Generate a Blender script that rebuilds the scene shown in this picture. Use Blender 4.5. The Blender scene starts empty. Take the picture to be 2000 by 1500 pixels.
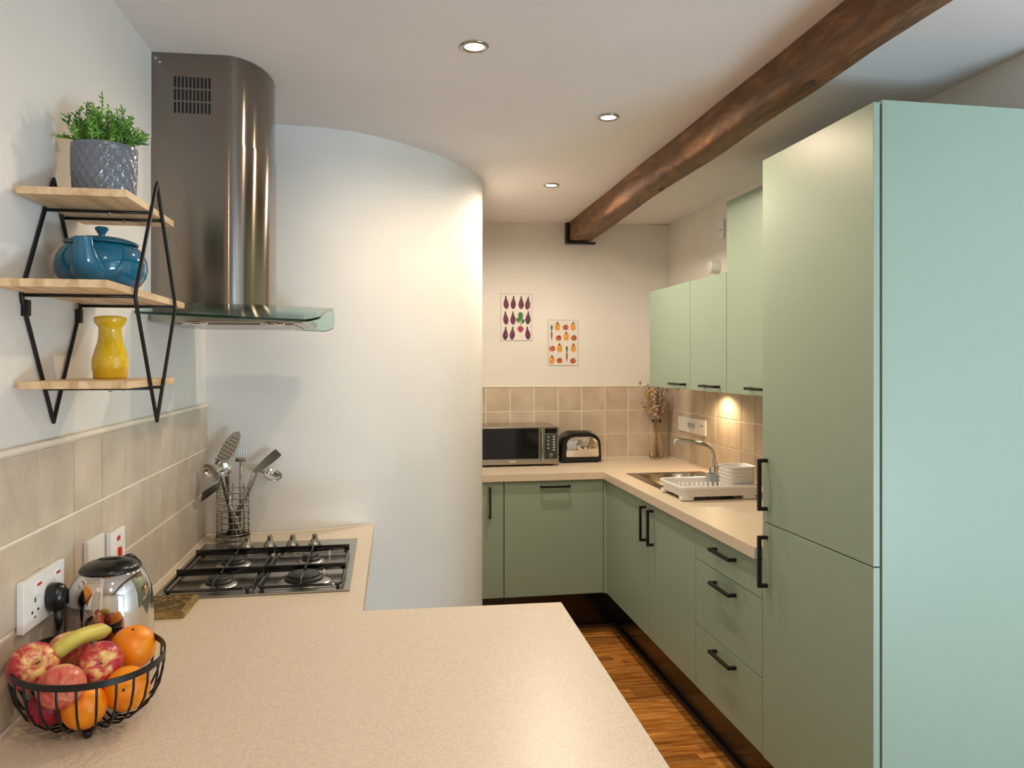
import bpy, bmesh, math, random
from mathutils import Vector, Matrix
random.seed(7)
S = bpy.context.scene
C = S.collection
PI = math.pi

# ------------------------------------------------------------------ camera
cd = bpy.data.cameras.new('camera'); cam = bpy.data.objects.new('camera', cd); C.objects.link(cam)
cam.location = (0, 0, 1.5)
cam.rotation_euler = (PI/2, 0, -math.atan(250/1460))
cd.sensor_width = 36; cd.lens = 26.28; cd.shift_y = -0.021; cd.clip_start = 0.02
S.camera = cam

# ------------------------------------------------------------------ world, lights, exposure
w = bpy.data.worlds.new('world'); S.world = w; w.use_nodes = True
wb = w.node_tree.nodes['Background']; wb.inputs[0].default_value = (0.72, 0.86, 1.0, 1); wb.inputs[1].default_value = 1.5
S.view_settings.view_transform = 'Standard'; S.view_settings.look = 'None'
S.view_settings.exposure = 0.2; S.view_settings.gamma = 1.0; S.view_settings.use_curve_mapping = False

def area(name, loc, rot, sx, sy, power, col):
    l = bpy.data.lights.new(name, 'AREA'); l.shape = 'RECTANGLE'; l.size = sx; l.size_y = sy
    l.energy = power; l.color = col
    o = bpy.data.objects.new(name, l); o.location = loc; o.rotation_euler = rot; C.objects.link(o); return o
WIN_X0, WIN_X1, WIN_Z0, WIN_Z1, REAR = 2.0, 3.5, 0.06, 2.12, -1.5
area('daylight', ((WIN_X0+WIN_X1)/2, REAR-0.15, (WIN_Z0+WIN_Z1)/2), (PI/2, 0, 0), WIN_X1-WIN_X0, WIN_Z1-WIN_Z0, 16, (0.38, 0.74, 1.0))
area('ground_bounce_fill', ((WIN_X0+WIN_X1)/2, REAR-0.35, 0.35), (math.radians(150), 0, 0), WIN_X1-WIN_X0, 0.5, 130, (0.58, 0.82, 1.0))  # added low area light aimed upward, brightens the ceiling like ground bounce
def spot(name, loc, power, col, ang=150, blend=0.6, r=0.03, tilt=(0, 0, 0)):
    l = bpy.data.lights.new(name, 'SPOT'); l.energy = power; l.color = col; l.spot_size = math.radians(ang)
    l.spot_blend = blend; l.shadow_soft_size = r
    o = bpy.data.objects.new(name, l); o.location = loc; o.rotation_euler = tilt; C.objects.link(o); return o
WARM = (1.0, 0.79, 0.55)
def ceil_z(x): return 2.334 + 0.0208*(x+0.615)
DOWN = [(0.24, 2.0, 11), (0.776, 2.53, 29), (0.802, 3.549, 41), (0.10, 0.35, 10), (0.30, -0.55, 32), (1.9, 0.2, 8)]  # the one just behind the camera is added to lift the lower doors
for x, y, p in DOWN:
    spot('downlight_beam', (x, y, ceil_z(x)-0.014), p, (1.0, 0.87, 0.70) if y > 3 else WARM, 174, 0.5, 0.028)
spot('cabinet_light_beam', (1.708, 3.70, 1.343), 9, (1.0, 0.72, 0.40), 160, 0.7, 0.02)

# ------------------------------------------------------------------ materials
def lin(c):
    return tuple(((v/255)/12.92 if v/255 <= 0.04045 else ((v/255+0.055)/1.055)**2.4) for v in c) + (1,)
def mat(name, rgb, rough=0.5, metal=0.0, **kw):
    m = bpy.data.materials.new(name); m.use_nodes = True
    b = m.node_tree.nodes['Principled BSDF']
    b.inputs['Base Color'].default_value = lin(rgb); b.inputs['Roughness'].default_value = rough; b.inputs['Metallic'].default_value = metal
    for k, v in kw.items(): b.inputs[k.replace('_', ' ')].default_value = v
    return m
def N(m, t, **kw):
    n = m.node_tree.nodes.new(t)
    for k, v in kw.items(): setattr(n, k, v)
    return n
def L(m, a, b): m.node_tree.links.new(a, b)
def bs(m): return m.node_tree.nodes['Principled BSDF']
def noise_col(m, c1, c2, scale=5, detail=4, stretch=(1, 1, 1), p=(0.35, 0.65), rand=False, coord='Object', dist=0.0, mid=None):
    tc = N(m, 'ShaderNodeTexCoord'); mp = N(m, 'ShaderNodeMapping'); mp.inputs['Scale'].default_value = stretch
    L(m, tc.outputs[coord], mp.inputs[0])
    nz = N(m, 'ShaderNodeTexNoise'); nz.inputs['Scale'].default_value = scale; nz.inputs['Detail'].default_value = detail
    nz.inputs['Distortion'].default_value = dist
    if rand:
        oi = N(m, 'ShaderNodeObjectInfo'); ge = N(m, 'ShaderNodeNewGeometry')
        ad = N(m, 'ShaderNodeMath', operation='ADD'); L(m, oi.outputs['Random'], ad.inputs[0]); L(m, ge.outputs['Random Per Island'], ad.inputs[1])
        mu = N(m, 'ShaderNodeMath', operation='MULTIPLY'); mu.inputs[1].default_value = 37.0; L(m, ad.outputs[0], mu.inputs[0])
        cb = N(m, 'ShaderNodeCombineXYZ')
        for i in range(3): L(m, mu.outputs[0], cb.inputs[i])
        L(m, cb.outputs[0], mp.inputs['Location'])
    L(m, mp.outputs[0], nz.inputs['Vector'])
    cr = N(m, 'ShaderNodeValToRGB'); cr.color_ramp.elements[0].position = p[0]; cr.color_ramp.elements[1].position = p[1]
    cr.color_ramp.elements[0].color = lin(c1); cr.color_ramp.elements[1].color = lin(c2)
    if mid:
        e = cr.color_ramp.elements.new((p[0]+p[1])/2); e.color = lin(mid)
    L(m, nz.outputs['Fac'], cr.inputs[0]); L(m, cr.outputs[0], bs(m).inputs['Base Color'])
    return nz, cr, mp
def bump(m, fac, strength=0.2, dist=0.01):
    b = N(m, 'ShaderNodeBump'); b.inputs['Strength'].default_value = strength; b.inputs['Distance'].default_value = dist
    L(m, fac, b.inputs['Height']); L(m, b.outputs[0], bs(m).inputs['Normal'])

M = {}
M['wall'] = mat('wall_paint', (220, 216, 212), 0.7)
nz, cr, mp = noise_col(M['wall'], (224, 219, 212), (231, 226, 220), 2.2, 3)
nb = N(M['wall'], 'ShaderNodeTexNoise'); nb.inputs['Scale'].default_value = 55; L(M['wall'], mp.outputs[0], nb.inputs['Vector']); bump(M['wall'], nb.outputs[0], 0.05, 0.003)
M['ceil'] = mat('ceiling_paint', (218, 208, 203), 0.75)
nz, cr, mp = noise_col(M['ceil'], (227, 222, 221), (233, 228, 227), 1.5, 3); bump(M['ceil'], nz.outputs[0], 0.08, 0.01)
M['green'] = mat('sage_green_lacquer', (148, 166, 148), 0.40)
M['greenedge'] = M['green']
M['carcass'] = mat('cabinet_carcass', (150, 164, 136), 0.5)
M['gap'] = mat('shadow_gap', (40, 44, 38), 0.8)
M['worktop'] = mat('speckled_worktop', (225, 208, 186), 0.36)
nz, cr, mp = noise_col(M['worktop'], (206, 188, 165), (224, 207, 186), 300, 3, p=(0.34, 0.55))
M['wedge'] = mat('white_end_cap', (235, 235, 232), 0.4)
M['seal'] = mat('white_sealant', (232, 220, 200), 0.4)
M['tile'] = mat('beige_tile', (196, 176, 155), 0.35)
nz, cr, mp = noise_col(M['tile'], (184, 166, 146), (206, 190, 170), 9, 5, rand=True, p=(0.3, 0.7)); bump(M['tile'], nz.outputs[0], 0.15, 0.004)
M['grout'] = mat('cream_grout', (236, 224, 204), 0.8)
M['black'] = mat('black_metal', (18, 18, 18), 0.38, 0.2)
M['blackp'] = mat('black_plastic', (14, 14, 15), 0.25)
M['plinth'] = mat('black_gloss_plinth', (14, 11, 11), 0.16)
M['ftrim'] = mat('brown_floor_trim', (66, 44, 32), 0.4)
M['steel'] = mat('brushed_steel', (170, 165, 156), 0.24, 1.0)
M['hood'] = mat('hood_steel', (138, 130, 122), 0.17, 1.0, Anisotropic=0.85)
tg = N(M['hood'], 'ShaderNodeTangent', direction_type='RADIAL', axis='Z'); L(M['hood'], tg.outputs[0], bs(M['hood']).inputs['Tangent']); bs(M['hood']).inputs['Anisotropic Rotation'].default_value = 0.25
M['chrome'] = mat('chrome', (215, 212, 208), 0.06, 1.0)
M['kettle'] = mat('polished_steel', (205, 200, 195), 0.07, 1.0)
M['dark'] = mat('dark_recess', (12, 12, 16), 0.7)
M['white'] = mat('white_plastic', (232, 230, 226), 0.3)
M['grey'] = mat('grey_plastic', (150, 156, 160), 0.4)
M['red'] = mat('red_plastic', (196, 30, 26), 0.35)
M['dishwhite'] = mat('white_rack_plastic', (226, 222, 220), 0.35)
M['burner'] = mat('burner_cap', (42, 40, 38), 0.45, 0.3)
M['enamel'] = mat('black_enamel', (10, 11, 12), 0.12)
M['yellow'] = mat('yellow_glaze', (232, 190, 28), 0.12, Coat_Weight=0.6)
M['teal'] = mat('teal_glaze', (0, 96, 130), 0.10, Coat_Weight=0.6)
M['potgrey'] = mat('grey_glaze', (104, 110, 120), 0.14, Coat_Weight=0.5)
M['soil'] = mat('potting_soil', (60, 48, 36), 0.9)
M['leaf'] = mat('plant_green', (52, 128, 52), 0.45)
noise_col(M['leaf'], (34, 104, 44), (140, 186, 70), 30, 2, p=(0.35, 0.65))
M['orange'] = mat('orange_peel', (246, 140, 10), 0.36)
nz, cr, mp = noise_col(M['orange'], (240, 126, 6), (252, 158, 20), 30, 2); 
nb = N(M['orange'], 'ShaderNodeTexNoise'); nb.inputs['Scale'].default_value = 420; L(M['orange'], mp.outputs[0], nb.inputs['Vector']); bump(M['orange'], nb.outputs[0], 0.25, 0.0008)
def apple_mat(name, a, b, c):
    m = mat(name, a, 0.28)
    nz, cr, mp = noise_col(m, a, c, 75, 5, stretch=(1, 1, 0.22), p=(0.40, 0.86), mid=b, dist=0.5, rand=True)
    tc = N(m, 'ShaderNodeTexCoord'); sp = N(m, 'ShaderNodeSeparateXYZ'); L(m, tc.outputs['Object'], sp.inputs[0])
    mr = N(m, 'ShaderNodeMapRange'); mr.inputs[1].default_value = 0.010; mr.inputs[2].default_value = 0.031; mr.inputs[3].default_value = 0.0; mr.inputs[4].default_value = 0.30
    L(m, sp.outputs[2], mr.inputs[0]); n2 = N(m, 'ShaderNodeTexNoise'); n2.inputs['Scale'].default_value = 28
    L(m, mp.outputs[0], n2.inputs['Vector']); mm = N(m, 'ShaderNodeMath', operation='MULTIPLY_ADD'); mm.inputs[1].default_value = 0.3
    L(m, n2.outputs[0], mm.inputs[0]); L(m, nz.outputs['Fac'], mm.inputs[2]); ms = N(m, 'ShaderNodeMath', operation='SUBTRACT'); ms.inputs[1].default_value = 0.14; L(m, mm.outputs[0], ms.inputs[0])
    ad = N(m, 'ShaderNodeMath', operation='ADD'); L(m, ms.outputs[0], ad.inputs[0]); L(m, mr.outputs[0], ad.inputs[1]); L(m, ad.outputs[0], cr.inputs[0])
    return m
M['apple'] = apple_mat('red_apple_skin', (150, 20, 50), (196, 60, 66), (240, 204, 128))
M['apple2'] = apple_mat('blush_apple_skin', (196, 66, 62), (222, 124, 98), (240, 204, 140))
M['apple3'] = apple_mat('crimson_apple_skin', (136, 14, 48), (166, 28, 56), (210, 96, 84))
M['stem'] = mat('brown_stem', (84, 66, 34), 0.7)
M['banana'] = mat('banana_skin', (208, 186, 70), 0.4)
noise_col(M['banana'], (184, 172, 76), (212, 194, 92), 14, 3)
M['vaseglass'] = mat('amber_glass', (255, 252, 242), 0.02, Transmission_Weight=1.0, IOR=1.15)
M['dried'] = mat('dried_flower', (150, 116, 86), 0.8)
noise_col(M['dried'], (138, 110, 94), (206, 182, 160), 60, 2)
M['dryyellow'] = mat('dried_yellow', (196, 150, 50), 0.8)
M['darkglass'] = mat('dark_oven_glass', (12, 11, 12), 0.06)
M['paper'] = mat('poster_paper', (226, 220, 214), 0.6)
M['pedge'] = mat('poster_border', (160, 158, 156), 0.6)
M['eggp'] = mat('print_aubergine', (84, 24, 52), 0.6); noise_col(M['eggp'], (66, 16, 40), (118, 52, 84), 60, 3)
M['pgreen'] = mat('print_green', (62, 116, 60), 0.6)
M['pdgreen'] = mat('print_dark_green', (40, 60, 36), 0.6)
M['pradish'] = mat('print_radish', (168, 50, 84), 0.6)
M['ppepper'] = mat('print_pepper', (222, 156, 60), 0.6); noise_col(M['ppepper'], (206, 132, 48), (232, 176, 84), 90, 3)
M['ptomato'] = mat('print_tomato', (178, 76, 46), 0.6); noise_col(M['ptomato'], (160, 56, 36), (204, 110, 66), 90, 3)
M['pcarrot'] = mat('print_carrot', (150, 84, 84), 0.6)
# glass with a green body
g = mat('green_tinted_glass', (196, 232, 222), 0.02, Transmission_Weight=1.0, IOR=1.45); M['glass'] = g
M['glassedge'] = mat('green_glass_edge', (8, 44, 36), 0.08)
M['winglass'] = mat('window_glass', (250, 252, 252), 0.0, Transmission_Weight=1.0, IOR=1.02)
# woods
def wood(name, c1, c2, mid, scale, stretch, rough=0.45, rand=True, bs_=0.15, dist=1.2, p=(0.3, 0.7), var=0.0):
    m = mat(name, c1, rough); nz, cr, mp = noise_col(m, c1, c2, scale, 6, stretch, p=p, rand=rand, mid=mid, dist=dist)
    bump(m, nz.outputs[0], bs_, 0.004)
    if rand:   # each board has its own tone
        oi = N(m, 'ShaderNodeObjectInfo'); ge = N(m, 'ShaderNodeNewGeometry'); ad = N(m, 'ShaderNodeMath', operation='ADD'); fr = N(m, 'ShaderNodeMath', operation='FRACT')
        L(m, oi.outputs['Random'], ad.inputs[0]); L(m, ge.outputs['Random Per Island'], ad.inputs[1]); L(m, ad.outputs[0], fr.inputs[0])
        mr = N(m, 'ShaderNodeMapRange'); mr.inputs[3].default_value = 1-var; mr.inputs[4].default_value = 1+var*0.7; L(m, fr.outputs[0], mr.inputs[0])
        hs = N(m, 'ShaderNodeHueSaturation'); L(m, mr.outputs[0], hs.inputs['Value']); L(m, cr.outputs[0], hs.inputs['Color']); L(m, hs.outputs[0], bs(m).inputs['Base Color'])
    return m
M['floorwood'] = wood('walnut_strip_floor', (134, 76, 30), (226, 162, 86), (190, 122, 54), 3.6, (1.0, 10, 10), 0.25, p=(0.30, 0.70), var=0.38)
M['pine'] = wood('pine_board', (178, 144, 106), (232, 204, 166), (216, 184, 142), 5, (12, 0.8, 5), 0.5, dist=0.3, rand=True)
M['beam'] = wood('old_oak_beam', (74, 50, 32), (142, 100, 64), (108, 74, 46), 4.0, (5.0, 1.3, 5.0), 0.6, rand=False, bs_=0.6, dist=1.6, p=(0.25, 0.75))
M['knot'] = mat('wood_knot', (62, 44, 32), 0.7); noise_col(M['knot'], (44, 30, 20), (96, 70, 50), 40, 4)
M['carved'] = mat('carved_gold_wood', (150, 122, 66), 0.5, 0.25); noise_col(M['carved'], (128, 100, 50), (176, 148, 88), 80, 3)
M['carvedark'] = mat('carved_recess', (84, 62, 28), 0.7)
def emis(name, col, s):
    m = bpy.data.materials.new(name); m.use_nodes = True; nt = m.node_tree
    e = nt.nodes.new('ShaderNodeEmission'); e.inputs[0].default_value = (*col, 1); e.inputs[1].default_value = s
    nt.links.new(e.outputs[0], nt.nodes['Material Output'].inputs[0]); return m
M['lamp'] = emis('lamp_glow', (1.0, 0.86, 0.66), 9.0)
M['lamp2'] = emis('cabinet_lamp_glow', (1.0, 0.8, 0.5), 7.0)

# ------------------------------------------------------------------ mesh helpers
def BM(): return bmesh.new()
def box(bm, x0, x1, y0, y1, z0, z1, bev=0.0, mi=0):
    vs = [bm.verts.new(p) for p in ((x0, y0, z0), (x1, y0, z0), (x1, y1, z0), (x0, y1, z0), (x0, y0, z1), (x1, y0, z1), (x1, y1, z1), (x0, y1, z1))]
    fs = [bm.faces.new([vs[i] for i in q]) for q in ((3, 2, 1, 0), (4, 5, 6, 7), (0, 1, 5, 4), (1, 2, 6, 5), (2, 3, 7, 6), (3, 0, 4, 7))]
    for f in fs: f.material_index = mi
    if bev > 0:
        es = list({e for f in fs for e in f.edges})
        r = bmesh.ops.bevel(bm, geom=es, offset=bev, segments=2, affect='EDGES', profile=0.6)
        for f in r['faces']: f.material_index = mi
    return vs
def prism(bm, pts, z0, z1, mi=0):
    a = [bm.verts.new((x, y, z0)) for x, y in pts]; b = [bm.verts.new((x, y, z1)) for x, y in pts]
    n = len(pts); fs = [bm.faces.new(a[::-1]), bm.faces.new(b)]
    for i in range(n): fs.append(bm.faces.new((a[i], a[(i+1) % n], b[(i+1) % n], b[i])))
    for f in fs: f.material_index = mi
def tube(bm, pts, r, seg=10, closed=False, cap=True, mi=0, flat=None):
    pts = [Vector(p) for p in pts]; n = len(pts)
    rs = r if isinstance(r, (list, tuple)) else [r]*n
    rings = []; up = None
    for i, p in enumerate(pts):
        if closed: t = pts[(i+1) % n]-pts[i-1]
        else: t = pts[min(i+1, n-1)]-pts[max(i-1, 0)]
        t.normalize()
        if up is None:
            up = Vector((0, 0, 1)) if abs(t.z) < 0.9 else Vector((1, 0, 0))
        s = t.cross(up)
        if s.length < 1e-6: s = t.cross(Vector((0, 1, 0)))
        s.normalize(); u = s.cross(t).normalized(); up = u
        ring = []
        for k in range(seg):
            a = 2*PI*k/seg
            fx, fy = (1, 1) if flat is None else flat
            ring.append(bm.verts.new(p+s*math.cos(a)*rs[i]*fx+u*math.sin(a)*rs[i]*fy))
        rings.append(ring)
    m = n if closed else n-1
    for i in range(m):
        A, B = rings[i], rings[(i+1) % n]
        for k in range(seg):
            f = bm.faces.new((A[k], A[(k+1) % seg], B[(k+1) % seg], B[k])); f.material_index = mi
    if cap and not closed:
        f = bm.faces.new(rings[0][::-1]); f.material_index = mi; f = bm.faces.new(rings[-1]); f.material_index = mi
def lathe(bm, prof, c=(0, 0, 0), seg=32, sx=1.0, sy=1.0, mi=0, rot=None):
    c = Vector(c); rings = []
    for r, z in prof:
        if r < 1e-6: v = Vector((0, 0, z)); v = rot @ v if rot else v; rings.append([bm.verts.new(c+v)])
        else:
            ring = []
            for k in range(seg):
                a = 2*PI*k/seg; v = Vector((r*math.cos(a)*sx, r*math.sin(a)*sy, z)); v = rot @ v if rot else v
                ring.append(bm.verts.new(c+v))
            rings.append(ring)
    for A, B in zip(rings, rings[1:]):
        if len(A) == 1 and len(B) == 1: continue
        for k in range(seg):
            k2 = (k+1) % seg
            if len(A) == 1: f = bm.faces.new((A[0], B[k2], B[k]))
            elif len(B) == 1: f = bm.faces.new((A[k], A[k2], B[0]))
            else: f = bm.faces.new((A[k], A[k2], B[k2], B[k]))
            f.material_index = mi
    return rings
def ball(bm, c, r, seg=16, sq=1.0, mi=0):
    lathe(bm, [(0 if i in (0, 8) else r*math.sin(PI*i/8), -r*sq*math.cos(PI*i/8)) for i in range(9)], c, seg, mi=mi)
def link(name, bm, m, parent=None, smooth=False, local=False, ang=None):
    bmesh.ops.recalc_face_normals(bm, faces=bm.faces[:])
    if parent is not None and not local:
        bmesh.ops.translate(bm, verts=bm.verts[:], vec=-parent.location)
    me = bpy.data.meshes.new(name); bm.to_mesh(me); bm.free()
    for mm in (m if isinstance(m, (list, tuple)) else [m]): me.materials.append(mm)
    if smooth:
        for p in me.polygons: p.use_smooth = True
        if ang is not None: me.set_sharp_from_angle(angle=math.radians(ang))
    o = bpy.data.objects.new(name, me); C.objects.link(o)
    if parent is not None: o.parent = parent
    return o
def tag(o, label, cat, group=None, kind=None):
    o['label'] = label; o['category'] = cat
    if group: o['group'] = group
    if kind: o['kind'] = kind
    return o
def thing(name, label, cat, loc, rz=0.0, group=None):
    o = bpy.data.objects.new(name, None); o.empty_display_size = 0.05; C.objects.link(o)
    o.location = loc; o.rotation_euler = (0, 0, rz); return tag(o, label, cat, group)
def struct(name, bm, m, smooth=False, label=None, ang=None):
    o = link(name, bm, m, None, smooth, ang=ang); o['kind'] = 'structure'
    if label: o['label'] = label
    return o
def bx(name, x0, x1, y0, y1, z0, z1, m, parent=None, bev=0.0, local=False):
    bm = BM(); box(bm, x0, x1, y0, y1, z0, z1, bev); return link(name, bm, m, parent, local=local)
def copy_tree(o, parent=None):
    c = o.copy(); C.objects.link(c)
    if parent: c.parent = parent
    for ch in list(o.children): copy_tree(ch, c)
    return c

# ------------------------------------------------------------------ room shell
XL, XR, YB = -0.615, 1.80, 4.55
curve = [(-0.615, 2.75), (-0.45, 2.738), (-0.336, 2.738), (-0.232, 2.752), (-0.16, 2.775), (-0.093, 2.803), (-0.045, 2.832), (0.0, 2.865), (0.05, 2.906), (0.10, 2.952),
         (0.15, 3.001), (0.20, 3.055), (0.245, 3.11), (0.29, 3.17), (0.33, 3.23), (0.368, 3.295), (0.402, 3.365), (0.43, 3.435), (0.453, 3.51), (0.469, 3.59), (0.479, 3.68), (0.484, 3.78), (0.485, 3.9), (0.485, YB)]
bm = BM(); box(bm, -0.9, 3.85, REAR-0.1, YB+0.15, -0.12, -0.008)
floor = struct('floor', bm, M['ftrim'], label='walnut strip wood floor of the kitchen')
# wood strips: each block near the camera side of the visible aisle is a part
def strip(x0, x1, y0, y1, bm): box(bm, x0+0.0004, x1-0.0004, y0+0.0004, y1-0.0004, -0.008, 0.0, 0.0)
SW = 0.0655
rows = int((4.16-1.2)/SW)
for r in range(rows+1):
    y0 = 1.2+r*SW; x = 0.30-random.random()*0.22
    while x < 1.30:
        wdt = random.choice([0.24, 0.3, 0.36, 0.42]); x1 = min(x+wdt, 1.305)
        if x1 > 0.30 and x1-x > 0.02:
            b_ = BM(); strip(max(x, 0.30), x1, y0, y0+SW, b_)
            bmesh.ops.translate(b_, verts=b_.verts[:], vec=(-max(x, 0.3), -y0, 0))
            o = link('floor_strip', b_, M['floorwood'], floor, local=True); o.location = (max(x, 0.3), y0, 0)
        x = x1
bm = BM()
y = REAR
while y < 1.2-SW*0.5:
    y1 = min(y+SW, 1.2); x = -0.615-random.random()*0.3
    while x < 3.7:
        x1 = x+random.choice([0.3, 0.36, 0.42, 0.5]); strip(max(x, -0.615), min(x1, 3.7), y, y1, bm); x = x1
    y = y1
o = link('floor_strips_behind', bm, M['floorwood'], floor); o['kind'] = 'stuff'
# ceiling, tilted as in the photograph
bm = BM()
vs = []
for (x, y) in ((-0.9, REAR-0.1), (3.85, REAR-0.1), (3.85, YB+0.15), (-0.9, YB+0.15)): vs.append((x, y))
a = [bm.verts.new((x, y, ceil_z(x))) for x, y in vs]; b = [bm.verts.new((x, y, 2.6)) for x, y in vs]
bm.faces.new(a[::-1]); bm.faces.new(b)
for i in range(4): bm.faces.new((a[i], a[(i+1) % 4], b[(i+1) % 4], b[i]))
struct('ceiling', bm, M['ceil'], label='off-white plaster ceiling')
bm = BM(); box(bm, XL-0.12, XL, REAR-0.1, 2.75, 0, 2.345); wl = struct('wall_left', bm, M['wall'], label='warm white wall on the left with beige tiles')
bm = BM(); box(bm, 0.485, XR+0.12, YB, YB+0.12, 0, 2.38); wbk = struct('wall_back', bm, M['wall'], label='white back wall above the microwave')
bm = BM(); box(bm, XR, XR+0.12, 1.715, YB, 0, 2.395); wr = struct('wall_right', bm, M['wall'], label='white wall on the right behind the cabinets')
bm = BM(); prism(bm, curve+[(XL-0.12, YB+0.12), (XL-0.12, 2.75)][0:0]+[(0.30, YB), (0.30, 4.2), (-0.735, 4.2), (-0.735, 2.75)], 0, 2.36)
struct('wall_curved', bm, M['wall'], smooth=True, ang=35, label='smooth curved white wall bulging beside the hob')
# rear wall with window opening
bm = BM()
box(bm, XL-0.12, WIN_X0, REAR-0.1, REAR, 0, 2.36); box(bm, WIN_X1, 3.7, REAR-0.1, REAR, 0, 2.36)
box(bm, WIN_X0, WIN_X1, REAR-0.1, REAR, 0, WIN_Z0); box(bm, WIN_X0, WIN_X1, REAR-0.1, REAR, WIN_Z1, 2.36)
struct('wall_front', bm, M['wall'], label='white wall behind the camera with a window')
bm = BM(); box(bm, 3.7, 3.82, REAR-0.1, 1.83, 0, 2.43); struct('wall_side', bm, M['wall'], label='white side wall right of the camera')
bm = BM(); box(bm, XR+0.12, 3.7, 1.715, 1.83, 0, 2.40); struct('wall_return', bm, M['wall'], label='white wall returning right of the tall cupboard')
bm = BM()
for (x0, x1, z0, z1) in ((WIN_X0, WIN_X0+0.05, WIN_Z0, WIN_Z1), (WIN_X1-0.05, WIN_X1, WIN_Z0, WIN_Z1), (WIN_X0+0.05, WIN_X1-0.05, WIN_Z0, WIN_Z0+0.05), (WIN_X0+0.05, WIN_X1-0.05, WIN_Z1-0.05, WIN_Z1), (2.72, 2.78, WIN_Z0+0.05, WIN_Z1-0.05)):
    box(bm, x0, x1, REAR-0.08, REAR-0.03, z0, z1)
wn = struct('window_1', bm, M['white'], label='white framed window behind the camera')

# ------------------------------------------------------------------ wall tiles
def tile_panel(wall, axis, plane, sgn, us, zs, name='wall_tile', skip=None):
    """axis 'x': wall plane at x=plane, tiles run in y. sgn: direction of the room."""
    G = 0.0030
    u0, u1, z0, z1 = us[0], us[-1], zs[0], zs[-1]
    a, b = sorted((plane, plane+sgn*0.0055))
    bm = BM(); (box(bm, a, b, u0, u1, z0, z1) if axis == 'x' else box(bm, u0, u1, a, b, z0, z1))
    link('grout', bm, M['grout'], wall)
    cache = {}
    for i in range(len(us)-1):
        for j in range(len(zs)-1):
            wd, ht = us[i+1]-us[i]-2*G, zs[j+1]-zs[j]-2*G
            if wd < 0.01: continue
            key = (round(wd, 4), round(ht, 4))
            if key not in cache:
                bm = BM(); d = 0.0085
                if axis == 'x': box(bm, min(0, sgn*d), max(0, sgn*d), 0, wd, 0, ht, 0.0016)
                else: box(bm, 0, wd, min(0, sgn*d), max(0, sgn*d), 0, ht, 0.0016)
                o = link(name, bm, M['tile'], wall, local=True); cache[key] = o.data
            else:
                o = bpy.data.objects.new(name, cache[key]); C.objects.link(o); o.parent = wall
            jig = random.uniform(-0.0004, 0.0004)
            o.location = (plane+jig, us[i]+G, zs[j]+G) if axis == 'x' else (us[i]+G, plane+jig, zs[j]+G)
ZS = [0.90, 1.052, 1.200, 1.346]
ys = [1.461+0.1493*k for k in range(-5, 9)]; ys = [y for y in ys if y < 2.74]+[2.748]
tile_panel(wl, 'x', XL, 1, ys, ZS)
bm = BM(); box(bm, XL, XL+0.011, ys[0], 2.748, 1.347, 1.357, 0.003); link('tile_edge_strip', bm, M['grout'], wl)
tile_panel(wbk, 'y', YB, -1, [0.487, 0.616, 0.767, 0.918, 1.069, 1.220, 1.372, 1.5235, 1.675, 1.791], ZS)
bm = BM(); box(bm, 0.487, 1.79, YB-0.011, YB, 1.347, 1.354, 0.002); link('tile_edge_strip', bm, M['grout'], wbk)
yr = [4.541]+[4.44-0.148*k for k in range(15)]+[2.25]; yr = sorted([y for y in yr if y >= 2.25])
tile_panel(wr, 'x', XR, -1, yr, ZS+[1.366] if False else ZS)
bm = BM(); box(bm, XR-0.011, XR, 2.25, 4.54, 1.347, 1.354, 0.002); link('tile_edge_strip', bm, M['grout'], wr)

# ------------------------------------------------------------------ old beam
bt = thing('ceiling_beam', 'rough dark brown oak beam running along the ceiling', 'beam', (1.15, 1.0, 2.25))
bm = BM()
ycs = [REAR+0.002+i*(YB-0.012-REAR)/150 for i in range(151)]
def rx(y):
    P = [(-3, 1.175), (1.375, 1.187), (1.63, 1.188), (1.93, 1.203), (3.31, 1.231), (4.5, 1.29), (4.6, 1.29)]
    for (a, A), (b, B) in zip(P, P[1:]):
        if a <= y <= b: return A+(B-A)*(y-a)/(b-a)
from mathutils import noise as mnoise
rings = []
for y in ycs:
    xl = 1.132-0.0146*(4.5-y); xr = rx(y); zb = 2.257
    xl += 0.006*mnoise.noise((y*1.7, 3.1, 0)); xr += 0.012*mnoise.noise((y*2.1, 9.1, 0))
    base = []
    ch = 0.010
    side = [(xl, ceil_z(xl)+0.004)] + [(xl+0.001, ceil_z(xl)-k*0.03) for k in range(1, 3)] + [(xl, zb+0.03), (xl+0.004, zb+ch), (xl+ch, zb+0.003)]
    bot = [(xl+(xr-xl)*k/6, zb) for k in range(1, 6)]
    rt = [(xr-ch, zb+0.003), (xr-0.004, zb+ch), (xr, zb+0.03)] + [(xr, ceil_z(xr)-k*0.03) for k in (2, 1)] + [(xr, ceil_z(xr)+0.004)]
    ring = []
    for q, (x, z) in enumerate(side+bot+rt):
        n1 = mnoise.noise((x*9, y*2.3, z*9))*0.006 + mnoise.noise((x*25, y*7, z*25))*0.0022
        edge = 0 if z > ceil_z(x) else 1
        ring.append(bm.verts.new((x+n1*edge, y, z+n1*edge*0.9)))
    rings.append(ring)
for A, B in zip(rings, rings[1:]):
    for k in range(len(A)-1): bm.faces.new((A[k], A[k+1], B[k+1], B[k]))
    bm.faces.new((A[-1], A[0], B[0], B[-1]))
bm.faces.new(rings[0]); bm.faces.new(rings[-1][::-1])
link('beam_timber', bm, M['beam'], bt, smooth=True, ang=50)
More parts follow.
